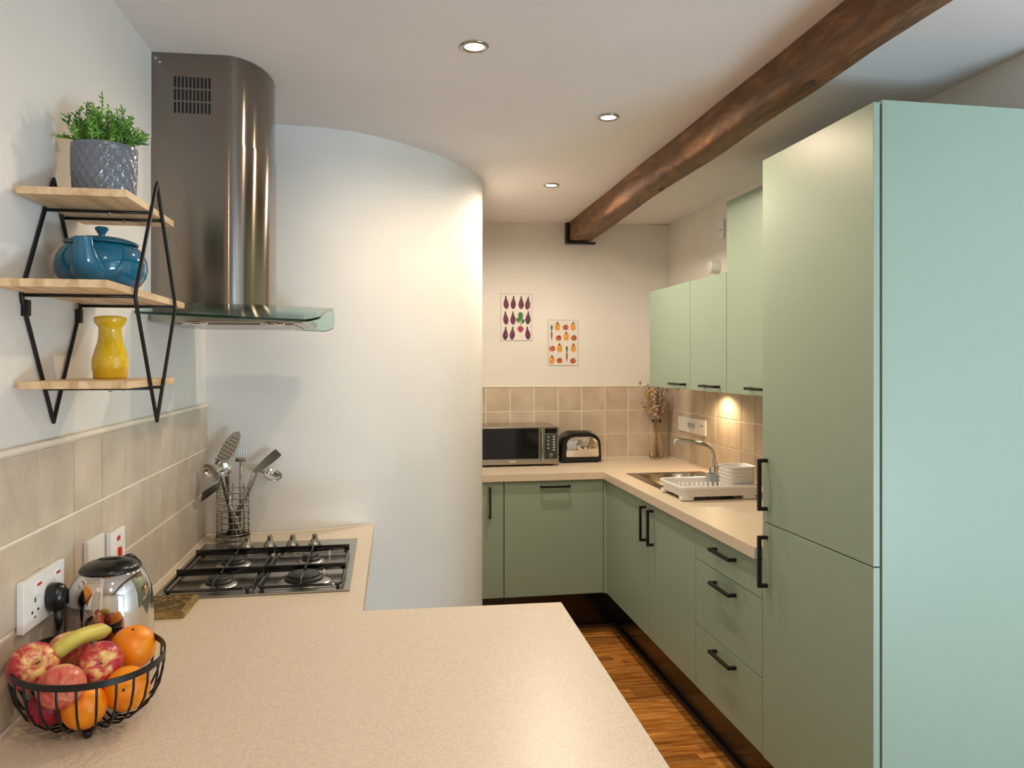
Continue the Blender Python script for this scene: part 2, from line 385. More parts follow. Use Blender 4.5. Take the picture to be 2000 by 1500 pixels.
for (kx, ky, kr) in ((1.138, 1.86, 0.021), (1.19, 3.1, 0.012)):
    bm = BM(); lathe(bm, [(0, -0.0035), (kr*0.6, -0.004), (kr*0.85, -0.002), (kr, 0.006)], (kx, ky, 2.2515), 20, 0.75, 1.9)
    link('knot', bm, M['knot'], bt, smooth=True)
t = thing('beam_bracket', 'black metal bracket holding the far end of the beam', 'bracket', (1.12, 4.545, 2.25))
bm = BM(); box(bm, 1.112, 1.126, YB-0.05, YB-0.002, 2.238, ceil_z(1.12)-0.004, 0.001); box(bm, 1.126, 1.30, YB-0.05, YB-0.002, 2.238, 2.249, 0.001)
link('angle_iron', bm, M['black'], t)

# ------------------------------------------------------------------ ceiling downlights
labs = ['round recessed downlight nearest the camera, highest in the photo', 'round recessed downlight beside the beam, middle of the three', 'smallest farthest round downlight near the back wall',
        'recessed downlight above the peninsula out of view', 'added unseen downlight behind the camera, brightening the lower doors', 'recessed downlight in the side area right of the camera']
for i, (x, y, p) in enumerate(DOWN):
    z = ceil_z(x)
    t = thing('downlight', labs[i], 'ceiling light', (x, y, z), group='recessed ceiling downlights')
    bm = BM(); lathe(bm, [(0.026, -0.001), (0.028, -0.005), (0.036, -0.006), (0.039, -0.003), (0.039, 0.0)], (x, y, z), 36)
    link('trim_ring', bm, M['steel'], t, smooth=True)
    bm = BM(); lathe(bm, [(0, -0.0035), (0.027, -0.0025), (0.027, 0.0)], (x, y, z), 30)
    link('lamp_lens', bm, M['lamp'], t, smooth=True)

# ------------------------------------------------------------------ cabinets
def u_handle(bm, axis, c, length=0.164, y=0.0, proud=0.032, s=0.011):
    """bar handle on a front at local y; c = centre (x, z)"""
    x, z = c; h = length/2; yo = y-proud
    if axis == 'z':
        box(bm, x-s/2, x+s/2, yo, yo+s, z-h, z+h, 0.0008)
        for zz in (z-h, z+h-s): box(bm, x-s/2, x+s/2, yo+s, y, zz, zz+s)
    else:
        box(bm, x-h, x+h, yo, yo+s, z-s/2, z+s/2, 0.0008)
        for xx in (x-h, x+h-s): box(bm, xx, xx+s, yo+s, y, z-s/2, z+s/2)
def cabinet(name, label, cat, loc, rz, wdt, dep, z0, z1, fronts, top=True, group=None, backgap=0.004, ft=0.018, cw=0.0):
    """local x = width, front plane at y=0 (door faces), depth to +y. fronts: (kind, x0, x1, z0, z1, handle(axis,x,z)|None)"""
    t = thing(name, label, cat, (loc[0], loc[1], 0 if z0 < 0.5 else z0), rz, group)
    zo = t.location.z
    bm = BM(); th = 0.016; yf = ft+0.003; yb = dep-backgap; fullw = wdt; wdt = wdt-cw
    box(bm, 0.0005, th, yf, yb, z0-zo, z1-zo); box(bm, wdt-th, wdt-0.0005, yf, yb, z0-zo, z1-zo)
    box(bm, th, wdt-th, yf, yb, z0-zo, z0+th-zo); box(bm, th, wdt-th, yb-0.008, yb, z0+th-zo, z1-zo)
    if top: box(bm, th, wdt-th, yf, yb-0.008, z1-th-zo, z1-zo)
    else: box(bm, th, wdt-th, yf, yf+0.08, z1-th-zo, z1-zo)
    link('carcass', bm, M['carcass'], t, local=True)
    for kind, x0, x1, a, b, hd in fronts:
        bm = BM(); box(bm, x0+0.0015, x1-0.0015, 0, ft, a+0.0015-zo, b-0.0015-zo, 0.0012)
        d = link(kind, bm, M['green'], t, local=True)
        if hd:
            bm = BM(); u_handle(bm, hd[0], (hd[1], hd[2]-zo)); link('handle', bm, M['black'], d, local=True)
    return t
R90 = -PI/2
PB = 0.233   # plinth height
# right run, fronts facing -X; local x runs towards the camera from the origin
X0 = 1.203
cabinet('base_cabinet', 'green double-door base cabinet under the sink and dish rack', 'cabinet', (X0, 3.855), R90, 1.090, 0.60, PB, 0.858,
        [('door', 0, 0.570, PB, 0.858, ('z', 0.525, 0.750)), ('door', 0.570, 1.090, PB, 0.858, ('z', 0.622, 0.750))], top=False)
cabinet('drawer_cabinet', 'green three-drawer base unit beside the tall cupboard', 'cabinet', (X0, 2.765), R90, 0.525, 0.59, PB, 0.858,
        [('drawer', 0, 0.525, 0.735, 0.858, ('x', 0.262, 0.815)), ('drawer', 0, 0.525, 0.480, 0.735, ('x', 0.262, 0.692)), ('drawer', 0, 0.525, PB, 0.480, ('x', 0.262, 0.440))], top=False)
# tall cupboard
t = cabinet('tall_cupboard', 'tall sage green cupboard with two doors at the right', 'cupboard', (1.20, 2.235), R90, 0.555, 0.597, PB, 2.15,
        [('door', 0.0, 0.555, 0.99, 2.15, ('z', 0.03, 1.112)), ('door', 0.0, 0.555, PB, 0.99, ('z', 0.03, 0.868))], cw=0.020)
# its end panel, facing the camera, is fixed to it
bm = BM(); box(bm, 0.537, 0.5552, 0.0235, 0.593, 0.0, 2.155, 0.001); link('end_panel', bm, M['green'], t, local=True)
# shrink carcass so it does not touch the end panel
# back run, fronts facing -Y
Y0 = 3.968
cabinet('base_cabinet', 'narrow green base cabinet half hidden by the curved wall', 'cabinet', (0.489, Y0), 0, 0.146, 0.575, PB, 0.858,
        [('door', 0, 0.146, PB, 0.858, ('z', 0.068, 0.750))], top=False)
cabinet('dishwasher', 'built-in appliance with wide green door in the back run', 'appliance', (0.637, Y0), 0, 0.552, 0.575, PB, 0.858,
        [('door', 0, 0.552, PB, 0.858, ('x', 0.279, 0.828))], top=False)
bm = BM(); box(bm, 1.190, 1.206, Y0-0.006, Y0+0.04, PB, 0.858); box(bm, 1.206, 1.222, 3.858, Y0+0.04, PB, 0.858)
tag(link('corner_post', bm, M['green']), 'green filler post in the corner between the two cabinet runs', 'filler')
# plinths
bm = BM(); box(bm, 0.489, 1.30, 4.11, 4.126, 0.0, PB-0.004)
tag(link('plinth', bm, M['plinth']), 'glossy black plinth under the back cabinets', 'plinth')
bm = BM(); box(bm, 1.30, 1.316, 1.72, 4.126, 0.0, PB-0.004)
tag(link('plinth', bm, M['plinth']), 'long glossy black plinth under the right-hand drawers and doors', 'plinth')
bm = BM()
for (x0, x1, y0, y1) in ((1.281, 1.299, 1.70, 4.092), (0.489, 1.299, 4.092, 4.109)): box(bm, x0, x1, y0, y1, 0.0005, 0.014, 0.003)
struct('trim_1', bm, M['ftrim'], label='dark brown beading where floor meets plinth')
# wall cupboards
XU = 1.462; UD = 0.334
cabinet('wall_cabinet', 'wider short green wall cupboard at the far end, lit lamp beneath', 'cupboard', (XU, 3.985), R90, 0.560, UD, 1.366, 1.895,
        [('door', 0, 0.560, 1.366, 1.895, ('x', 0.43, 1.392))])
cabinet('wall_cabinet', 'narrower short green wall cupboard, nearer the camera of the short pair', 'cupboard', (XU, 3.424), R90, 0.388, UD, 1.366, 1.895,
        [('door', 0, 0.388, 1.366, 1.895, ('x', 0.245, 1.392))])
cabinet('wall_cabinet', 'tall green wall cupboard next to the tall cupboard', 'cupboard', (XU, 3.034), R90, 0.50, UD, 1.366, 2.197,
        [('door', 0, 0.50, 1.366, 2.197, ('x', 0.30, 1.395))])
cabinet('wall_cabinet', 'green wall cupboard mostly hidden behind the tall cupboard', 'cupboard', (XU, 2.532), R90, 0.292, UD, 1.366, 2.197,
        [('door', 0, 0.292, 1.366, 2.197, None)])
t = thing('cabinet_lamp', 'small round lit lamp under the short wall cupboards, over the tap', 'lamp', (1.708, 3.70, 1.366))
bm = BM(); lathe(bm, [(0.028, -0.018), (0.033, -0.016), (0.034, 0.0)], (1.708, 3.70, 1.3655), 28); link('housing', bm, M['white'], t, smooth=True)
bm = BM(); lathe(bm, [(0, -0.0195), (0.0285, -0.018)], (1.708, 3.70, 1.3655), 28); link('lens', bm, M['lamp2'], t, smooth=True)
bm = BM(); box(bm, 1.59, 1.608, 3.89, 3.92, 1.352, 1.3655, 0.002)
tag(link('cable_clip', bm, M['blackp']), 'tiny black clip under the far wall cupboard', 'clip')

# peninsula and hob run units (mostly hidden below the worktop)
cabinet('base_cabinet', 'green base cabinet below the gas hob', 'cabinet', (-0.125, 1.86), PI/2, 0.86, 0.48, 0.15, 0.858,
        [('door', 0, 0.43, 0.15, 0.858, ('z', 0.385, 0.75)), ('door', 0.43, 0.86, 0.15, 0.858, ('z', 0.475, 0.75))], top=False)
bx('plinth', -0.20, -0.184, 1.86, 2.72, 0, 0.146, M['plinth']); tag(bpy.context.scene.collection.objects[-1], 'black plinth below the hob cabinet', 'plinth')
cabinet('base_cabinet', 'green base cabinet inside the peninsula facing the sink', 'cabinet', (0.39, 1.79), PI, 0.90, 0.72, 0.15, 0.858,
        [('door', 0, 0.45, 0.15, 0.858, ('z', 0.405, 0.75)), ('door', 0.45, 0.90, 0.15, 0.858, ('z', 0.495, 0.75))], top=False)
bx('plinth', -0.50, 0.36, 1.72, 1.736, 0, 0.146, M['plinth']); tag(bpy.context.scene.collection.objects[-1], 'black plinth below the peninsula', 'plinth')

# ------------------------------------------------------------------ worktops
def slab(name, xs, ys_, inside, z0, z1, m, parent=None, bevel=0.0):
    bm = BM(); V = {}
    def v(i, j, k):
        if (i, j, k) not in V: V[(i, j, k)] = bm.verts.new((xs[i], ys_[j], (z0, z1)[k]))
        return V[(i, j, k)]
    ins = lambda i, j: 0 <= i < len(xs)-1 and 0 <= j < len(ys_)-1 and inside((xs[i]+xs[i+1])/2, (ys_[j]+ys_[j+1])/2)
    for i in range(len(xs)-1):
        for j in range(len(ys_)-1):
            if not ins(i, j): continue
            bm.faces.new((v(i, j, 1), v(i+1, j, 1), v(i+1, j+1, 1), v(i, j+1, 1)))
            bm.faces.new((v(i, j, 0), v(i, j+1, 0), v(i+1, j+1, 0), v(i+1, j, 0)))
            if not ins(i-1, j): bm.faces.new((v(i, j, 0), v(i, j, 1), v(i, j+1, 1), v(i, j+1, 0)))
            if not ins(i+1, j): bm.faces.new((v(i+1, j, 0), v(i+1, j+1, 0), v(i+1, j+1, 1), v(i+1, j, 1)))
            if not ins(i, j-1): bm.faces.new((v(i, j, 0), v(i+1, j, 0), v(i+1, j, 1), v(i, j, 1)))
            if not ins(i, j+1): bm.faces.new((v(i, j+1, 0), v(i, j+1, 1), v(i+1, j+1, 1), v(i+1, j+1, 0)))
    return link(name, bm, m, parent)
BX0, BX1, BY0, BY1 = 1.335, 1.650, 3.455, 3.815     # sink bowl
t = thing('sink_worktop', 'cream speckled L-shaped worktop carrying the sink, microwave and toaster', 'worktop', (1.3, 3.9, 0.862))
slab('slab', [0.489, 1.184, BX0-0.006, BX1+0.006, XR-0.009], [2.262, BY0-0.006, BY1+0.006, 3.948, YB-0.009],
     lambda x, y: (y > 3.948 or x > 1.184) and not (BX0-0.006 < x < BX1+0.006 and BY0-0.006 < y < BY1+0.006), 0.862, 0.9, M['worktop'], t)
bm = BM(); box(bm, 1.184, 1.1985, 2.2585, 2.2615, 0.8625, 0.8995); link('end_cap', bm, M['wedge'], t)
bm = BM(); box(bm, 0.49, 1.78, YB-0.015, YB-0.009, 0.9, 0.905, 0.002); box(bm, XR-0.015, XR-0.009, 2.26, YB-0.016, 0.9, 0.905, 0.002); link('sealant', bm, M['seal'], t)
t = thing('peninsula_worktop', 'large cream speckled worktop in the foreground carrying hob, kettle and fruit', 'worktop', (0, 1.4, 0.862))
bm = BM()
pts = [(-0.606, 0.93), (0.415, 0.93), (0.438, 1.826), (-0.052, 1.838), (-0.036, 2.836), (-0.093, 2.801), (-0.16, 2.773), (-0.232, 2.750), (-0.336, 2.736), (-0.45, 2.736), (-0.606, 2.742)]
prism(bm, pts, 0.862, 0.9)
es = [e for e in bm.edges if abs(e.verts[0].co.z-e.verts[1].co.z) < 1e-6]
bmesh.ops.bevel(bm, geom=es, offset=0.0015, segments=2, affect='EDGES')
link('slab', bm, M['worktop'], t)
bm = BM(); box(bm, -0.606, -0.600, 0.95, 2.736, 0.9, 0.906, 0.002); tube(bm, [(-0.60, 2.732, 0.902), (-0.45, 2.731, 0.902), (-0.336, 2.731, 0.902), (-0.232, 2.744, 0.902), (-0.16, 2.767, 0.902), (-0.093, 2.795, 0.902), (-0.045, 2.824, 0.902)], 0.0035, 6)
link('sealant', bm, M['seal'], t)

# ------------------------------------------------------------------ extractor hood
t = thing('extractor_hood', 'brushed steel chimney extractor hood with curved green glass canopy', 'extractor hood', (XL+0.001, 2.31, 1.6))
def chimney(off, z0, z1, name, cut=None):
    prof = [(XL+0.001, 2.136+off), (-0.432, 2.136+off)]
    for k in range(1, 32):
        a = -PI/2+PI*k/32; prof.append((-0.432+(0.111-off)*math.cos(a), 2.33+(0.194-off)*math.sin(a)))
    prof += [(-0.432, 2.524-off), (XL+0.001, 2.524-off)]
    bm = BM(); n = len(prof); th = 0.0
    a = [bm.verts.new((x, y, z0)) for x, y in prof]; b = [bm.verts.new((x, y, z1 if not callable(z1) else z1(x))) for x, y in prof]
    for i in range(n-1): bm.faces.new((a[i], a[i+1], b[i+1], b[i]))
    bm.faces.new((a[n-1], a[0], b[0], b[n-1])); bm.faces.new(a[::-1]); bm.faces.new(b)
    return link(name, bm, M['hood'], t, smooth=True, ang=30)
chimney(0.0, 1.645, 2.10, 'lower_chimney'); up = chimney(0.0035, 2.098, lambda x: ceil_z(x)-0.002, 'upper_chimney')
# vent slots: 3 rows of 10 dark recessed slots with rims
bm = BM()
for r in range(3):
    for k in range(10):
        x = -0.558+k*0.0098; z = 2.272-r*0.0345
        box(bm, x, x+0.0056, 2.1385, 2.1400, z-0.029, z, 0.0)
link('vent_slots', bm, M['dark'], t)
for i, (x, z) in enumerate(((-0.604, 2.318), (-0.594, 2.308))):
    bm = BM(); lathe(bm, [(0, 0.002), (0.003, 0.0015), (0.0036, 0)], (x, 2.1395, z), 12, rot=Matrix.Rotation(PI/2, 3, 'X')); link('screw', bm, M['chrome'], t, smooth=True)
# glass canopy: arched across its width
def gz(x, y):
    e = 1.621-0.018*(x+0.607)/0.44
    return e+0.052*max(0, 1-((y-2.29)/0.315)**2)
bm = BM(); nx, ny = 14, 40; grid = {}
def gxy(i, j):
    y = 1.975+0.63*j/ny; q = abs(y-2.29)/0.315
    xm = -0.150-0.02*q**2-0.028*max(0, (q-0.86)/0.14)**2
    x = -0.607+(xm+0.607)*i/nx
    return x, y
for i in range(nx+1):
    for j in range(ny+1):
        x, y = gxy(i, j)
        for k in (0, 1): grid[(i, j, k)] = bm.verts.new((x, y, gz(x, y)+k*0.006))
for i in range(nx):
    for j in range(ny):
        bm.faces.new((grid[(i, j, 1)], grid[(i+1, j, 1)], grid[(i+1, j+1, 1)], grid[(i, j+1, 1)]))
        bm.faces.new((grid[(i, j, 0)], grid[(i, j+1, 0)], grid[(i+1, j+1, 0)], grid[(i+1, j, 0)]))
for j in range(ny):
    for i in (0, nx): f = bm.faces.new((grid[(i, j, 0)], grid[(i, j, 1)], grid[(i, j+1, 1)], grid[(i, j+1, 0)]))
for i in range(nx):
    for j in (0, ny): f = bm.faces.new((grid[(i, j, 0)], grid[(i, j, 1)], grid[(i+1, j, 1)], grid[(i+1, j, 0)])); f.material_index = 1
link('glass_canopy', bm, [M['glass'], M['glassedge']], t, smooth=True, ang=40)
bm = BM(); box(bm, -0.606, -0.215, 2.10, 2.50, 1.607, 1.628, 0.003); o = link('filter_housing', bm, M['steel'], t)
bm = BM(); box(bm, -0.56, -0.25, 2.15, 2.47, 1.603, 1.6065, 0.001)
o = link('filter_panel', bm, M['steel'], t)
for x in (-0.50, -0.30):
    bm = BM(); lathe(bm, [(0, -0.006), (0.022, -0.005), (0.030, -0.0045), (0.033, 0)], (x, 2.124, 1.6068), 24)
    link('hood_lamp', bm, M['chrome'], t, smooth=True)

# ------------------------------------------------------------------ gas hob
hx0, hx1, hy0, hy1 = -0.578, -0.088, 2.003, 2.582
t = thing('gas_hob', 'steel four-burner gas hob with black pan supports', 'hob', (-0.33, 2.29, 0.9))
bm = BM(); box(bm, hx0, hx1, hy0, hy1, 0.9005, 0.906, 0.0025); box(bm, hx0+0.02, hx1-0.02, 2.03, 2.44, 0.9055, 0.9075, 0.001)
link('hob_plate', bm, M['steel'], t)
BUR = [(-0.435, 2.10, 0.033), (-0.215, 2.10, 0.050), (-0.435, 2.30, 0.034), (-0.215, 2.30, 0.027)]
for (x, y, r) in BUR:
    bm = BM(); lathe(bm, [(r*1.5, 0.0), (r*1.42, 0.003), (r*1.15, 0.006), (r*1.02, 0.006), (r*0.98, 0.004), (0, 0.004)], (x, y, 0.9075), 32)
    b = link('burner_base', bm, M['steel'], t, smooth=True, ang=40)
    bm = BM(); lathe(bm, [(r*1.0, 0.004), (r*1.02, 0.010), (r*0.9, 0.013), (r*0.86, 0.014), (r*0.86, 0.019), (r*0.8, 0.021), (0, 0.022)], (0, 0, 0), 32)
    bmesh.ops.translate(bm, verts=bm.verts[:], vec=(x-t.location.x, y-t.location.y, 0.0075))
    link('burner_cap', bm, M['burner'], b, smooth=True, ang=40, local=True)
for gi, (ga, gb) in enumerate(((-0.555, -0.340), (-0.322, -0.110))):
    bm = BM(); R_ = 0.0036; z = 0.9165
    loop = []
    for (cx, cy, a0) in ((gb-0.02, 2.04, -90), (gb-0.02, 2.405, 0), (ga+0.02, 2.405, 90), (ga+0.02, 2.04, 180)):
        for q in range(5):
            a = math.radians(a0+q*22.5); loop.append((cx+0.02*math.cos(a), cy+0.02*math.sin(a), z))
    tube(bm, loop, R_, 8, closed=True)
    for y in (2.17, 2.385):
        box(bm, ga-0.004 if gi == 0 else ga-0.008, gb+0.009 if gi == 0 else gb+0.004, y-0.0025, y+0.0025, 0.9145, 0.9335, 0.001)
    for (x, y, r) in BUR:
        if ga < x < gb:
            yend = 2.17 if y < 2.2 else 2.385
            tube(bm, [(x, yend, 0.9305), (x+0.001, y+r*0.5, 0.9305)], 0.003, 6)
            ys0 = 2.022 if y < 2.2 else 2.17
            tube(bm, [(x, ys0, 0.919 if y < 2.2 else 0.9305), (x, ys0+0.004, 0.9315), (x, y-r*0.45, 0.9315)], 0.003, 6)
    for (x, y) in ((ga+0.01, 2.03), (gb-0.01, 2.03), (ga+0.01, 2.415), (gb-0.01, 2.415)):
        tube(bm, [(x, y, 0.9075), (x, y, 0.9165)], 0.005, 8)
    link('pan_support', bm, M['enamel'], t, smooth=True, ang=40)
for x in (-0.432, -0.362, -0.292, -0.222):
    bm = BM(); c = (x, 2.505, 0.906)
    lathe(bm, [(0.021, 0), (0.0205, 0.003), (0.018, 0.004)], c, 24, mi=1)
    lathe(bm, [(0.0195, 0.004), (0.0185, 0.010), (0.012, 0.019), (0.0085, 0.025), (0.0075, 0.037), (0.0, 0.038)], c, 24)
    box(bm, x-0.0035, x+0.0035, 2.494, 2.516, 0.928, 0.943, 0.001)
    link('control_knob', bm, [M['steel'], M['dark']], t, smooth=True, ang=40)
for (x, y) in ((-0.115, 2.12), (-0.115, 2.33)):
    bm = BM(); tube(bm, [(x-0.05, y+0.03, 0.908), (x-0.05, y+0.03, 0.922)], 0.0025, 6); link('igniter', bm, M['white'], t)

# ------------------------------------------------------------------ sink, tap
t = thing('kitchen_sink', 'inset stainless steel sink with drainer under the window-less right wall', 'sink', (1.5, 3.47, 0.9))
t['label'] = 'inset stainless steel sink and drainer in the right worktop'
slab('sink_rim', [1.285, BX0, BX1, 1.722], [3.060, BY0, BY1, 3.872], lambda x, y: not (BX0 < x < BX1 and BY0 < y < BY1), 0.9003, 0.9025, M['steel'], t)
bm = BM()
q = [(BX0, BY0), (BX1, BY0), (BX1, BY1), (BX0, BY1)]; q2 = [(BX0+0.02, BY0+0.02), (BX1-0.02, BY0+0.02), (BX1-0.02, BY1-0.02), (BX0+0.02, BY1-0.02)]
a = [bm.verts.new((*p, 0.902)) for p in q]; b = [bm.verts.new((*p, 0.78)) for p in q2]
for i in range(4): bm.faces.new((a[i], a[(i+1) % 4], b[(i+1) % 4], b[i]))
bm.faces.new(b); bmesh.ops.bevel(bm, geom=[e for e in bm.edges if not e.is_boundary], offset=0.018, segments=4, affect='EDGES')
link('bowl', bm, M['steel'], t, smooth=True)
bm = BM(); lathe(bm, [(0, 0.0005), (0.02, 0.001), (0.034, 0.003), (0.036, 0.001)], (1.49, 3.63, 0.780), 24); link('drain', bm, M['chrome'], t, smooth=True)
bm = BM()
for k in range(9): tube(bm, [(1.34+k*0.038, 3.10, 0.9028), (1.34+k*0.038, 3.42, 0.9022)], 0.0028, 6)
link('drainer_ridges', bm, M['steel'], t, smooth=True)
t = thing('mixer_tap', 'chrome tap with a long curved spout over the sink', 'tap', (1.690, 3.655, 0.9025))
bm = BM(); lathe(bm, [(0.032, 0), (0.032, 0.006), (0.024, 0.012), (0.022, 0.045), (0.018, 0.055), (0.0, 0.057)], t.location, 24); link('tap_body', bm, M['chrome'], t, smooth=True, ang=40)
bm = BM(); P = [(1.69, 3.655, 0.94), (1.692, 3.655, 1.0), (1.690, 3.657, 1.03), (1.681, 3.662, 1.052), (1.664, 3.668, 1.068), (1.645, 3.676, 1.075), (1.60, 3.69, 1.082), (1.56, 3.705, 1.0895), (1.53, 3.715, 1.094), (1.515, 3.72, 1.095), (1.508, 3.722, 1.088), (1.507, 3.722, 1.070)]
tube(bm, P, [0.0115]*9+[0.012, 0.0125, 0.0125], 14); link('spout', bm, M['chrome'], t, smooth=True, ang=50)
bm = BM(); tube(bm, [(1.69, 3.655, 0.95), (1.725, 3.62, 0.962), (1.745, 3.60, 0.965)], [0.009, 0.007, 0.009], 10)
tube(bm, [(1.69, 3.655, 0.95), (1.72, 3.70, 0.962), (1.735, 3.72, 0.965)], [0.009, 0.007, 0.009], 10); link('lever', bm, M['chrome'], t, smooth=True)

# ------------------------------------------------------------------ dish rack with bowls
t = thing('dish_rack', 'white plastic dish drainer with plate prongs on the sink', 'dish rack', (1.45, 3.18, 0.9028))
def rrect(x0, x1, y0, y1, r, n=5):
    out = []
    for cx, cy, a0 in ((x1-r, y0+r, -90), (x1-r, y1-r, 0), (x0+r, y1-r, 90), (x0+r, y0+r, 180)):
        for k in range(n+1):
            a = math.radians(a0+90*k/n); out.append((cx+r*math.cos(a), cy+r*math.sin(a)))
    return out
def loft(bm, loops, capb=False, capt=False, mi=0):
    R = [[bm.verts.new(p) for p in l] for l in loops]
    for A, B in zip(R, R[1:]):
        n = len(A)
        for k in range(n): f = bm.faces.new((A[k], A[(k+1) % n], B[(k+1) % n], B[k])); f.material_index = mi
    if capb: bm.faces.new(R[0][::-1]).material_index = mi
    if capt: bm.faces.new(R[-1]).material_index = mi
dx0, dx1, dy0, dy1 = 1.258, 1.640, 3.040, 3.315
bm = BM()
lv = [(0.012, 0.030, 0.9185), (0.010, 0.025, 0.945), (0.004, 0.026, 0.950), (0.0, 0.028, 0.953), (0.0, 0.028, 0.962), (0.004, 0.025, 0.965), (0.012, 0.02, 0.962), (0.016, 0.02, 0.930), (0.018, 0.02, 0.924)]
loft(bm, [[(x, y, z) for x, y in rrect(dx0+o_, dx1-o_, dy0+o_, dy1-o_, r_)] for o_, r_, z in lv], capb=True, capt=True)
for (x, y) in ((dx0+0.035, dy0+0.03), (dx1-0.06, dy0+0.03), (dx0+0.035, dy1-0.03), (dx1-0.06, dy1-0.03)):
    box(bm, x-0.028, x+0.028, y-0.016, y+0.016, 0.9030, 0.921, 0.003)
link('tray', bm, M['dishwhite'], t, smooth=True, ang=35)
for k in range(9):
    x = 1.300+k*0.0215; bm = BM(); tube(bm, [(x, 3.115, 0.923), (x, 3.12, 0.955), (x+0.001, 3.123, 0.968)], [0.0058, 0.0048, 0.003], 8); link('prong', bm, M['dishwhite'], t, smooth=True)
    bm = BM(); tube(bm, [(x, 3.215, 0.923), (x, 3.22, 0.955)], [0.005, 0.0035], 8); link('prong', bm, M['dishwhite'], t, smooth=True)
bm = BM(); loft(bm, [[(x, y, z) for x, y in rrect(1.475-o_, 1.535+o_, 3.235-o_, 3.290+o_, 0.01)] for o_, z in ((-0.003, 0.925), (0, 0.985), (-0.003, 0.985), (-0.005, 0.93))], capb=True, capt=True)
link('cutlery_cup', bm, M['grey'], t, smooth=True, ang=40)
for k in range(6):
    zb = 0.9265+k*0.0160; bm = BM(); cx, cy = 1.560, 3.135
    L_ = [(0.048, zb), (0.058, zb+0.004), (0.0645, zb+0.030), (0.067, zb+0.0315), (0.0665, zb+0.0335), (0.062, zb+0.031), (0.055, zb+0.008)]
    loft(bm, [[(x, y, z) for x, y in rrect(cx-h, cx+h, cy-h, cy+h, h*0.45, 4)] for h, z in L_], capb=True, capt=True)
    o = link('square_bowl', bm, M['dishwhite'], None, smooth=True, ang=40)
    tag(o, ['lowest rounded-square white bowl in the dish rack stack', 'second bowl from the bottom of the white stack in the dish rack', 'third bowl from the bottom of the white stack in the dish rack',
            'third bowl from the top of the white stack in the dish rack', 'second bowl from the top of the white stack in the dish rack', 'topmost white bowl of the stack in the dish rack'][k], 'bowl', 'stacked white bowls in the dish rack')

# ------------------------------------------------------------------ microwave
mx0, mx1, my0, my1, mz0, mz1 = 0.545, 1.000, 4.235, 4.525, 0.912, 1.128
t = thing('microwave', 'stainless steel microwave with dark glass door on the back worktop', 'microwave', ((mx0+mx1)/2, 4.38, 0.9))
bm = BM(); box(bm, mx0, mx1, my0+0.018, my1, mz0, mz1, 0.004); link('casing', bm, M['steel'], t)
bm = BM(); box(bm, mx0, 0.905, my0, my0+0.017, mz0, mz1-0.001, 0.002); d = link('door', bm, M['steel'], t)
bm = BM(); box(bm, mx0+0.006, 0.882, my0-0.001, my0+0.002, mz0+0.032, mz1-0.008)
bmesh.ops.translate(bm, verts=bm.verts[:], vec=-t.location); link('door_glass', bm, M['darkglass'], d, local=True)
bm = BM(); box(bm, 0.893, 0.903, my0-0.026, my0-0.014, mz0+0.018, mz1-0.008, 0.003)
for z in (mz0+0.03, mz1-0.02): box(bm, 0.894, 0.902, my0-0.015, my0+0.001, z-0.006, z+0.006)
bmesh.ops.translate(bm, verts=bm.verts[:], vec=-t.location); link('door_handle', bm, M['chrome'], d, local=True)
bm = BM()
for k, wd in enumerate((0.006, 0.003, 0.006, 0.004, 0.006)): box(bm, 0.712+k*0.0075, 0.712+k*0.0075+wd, my0-0.0008, my0+0.001, mz0+0.014, mz0+0.020)
bmesh.ops.translate(bm, verts=bm.verts[:], vec=-t.location); link('maker_mark', bm, M['white'], d, local=True)
bm = BM(); box(bm, 0.907, mx1, my0, my0+0.017, mz0, mz1-0.001, 0.002); p = link('control_panel', bm, M['steel'], t)
M['panel'] = mat('grey_mirror_panel', (70, 82, 84), 0.12, 0.6)
bm = BM(); box(bm, 0.916, 0.992, my0-0.001, my0+0.002, mz0+0.03, mz1-0.045); bmesh.ops.translate(bm, verts=bm.verts[:], vec=-t.location); link('panel_face', bm, M['panel'], p, local=True)
bm = BM(); box(bm, 0.918, 0.990, my0-0.0015, my0+0.002, mz1-0.040, mz1-0.010); bmesh.ops.translate(bm, verts=bm.verts[:], vec=-t.location); link('display', bm, M['darkglass'], p, local=True)
bm = BM()
for k in range(6): box(bm, 0.966, 0.977, my0-0.002, my0, mz1-0.060-k*0.0155, mz1-0.054-k*0.0155, 0.001)
for k in range(4): box(bm, 0.935, 0.942, my0-0.002, my0, mz1-0.062-k*0.022, mz1-0.055-k*0.022, 0.001)
bmesh.ops.translate(bm, verts=bm.verts[:], vec=-t.location); link('panel_symbols', bm, M['white'], p, local=True)['kind'] = 'stuff'
bm = BM(); lathe(bm, [(0.015, 0), (0.014, 0.010), (0.012, 0.012), (0, 0.012)], (0.955, my0-0.001, mz0+0.050), 24, rot=Matrix.Rotation(PI/2, 3, 'X')); bmesh.ops.translate(bm, verts=bm.verts[:], vec=-t.location)
link('dial', bm, M['chrome'], p, smooth=True, ang=40, local=True)
for (x, y) in ((mx0+0.04, 4.27), (mx1-0.04, 4.27), (mx0+0.04, 4.49), (mx1-0.04, 4.49)):
    bm = BM(); lathe(bm, [(0.012, 0), (0.014, 0.012)], (x, y, 0.9002), 14); bm.faces.new([v for v in bm.verts if v.co.z < 0.9003][::-1]); link('foot', bm, M['blackp'], t)

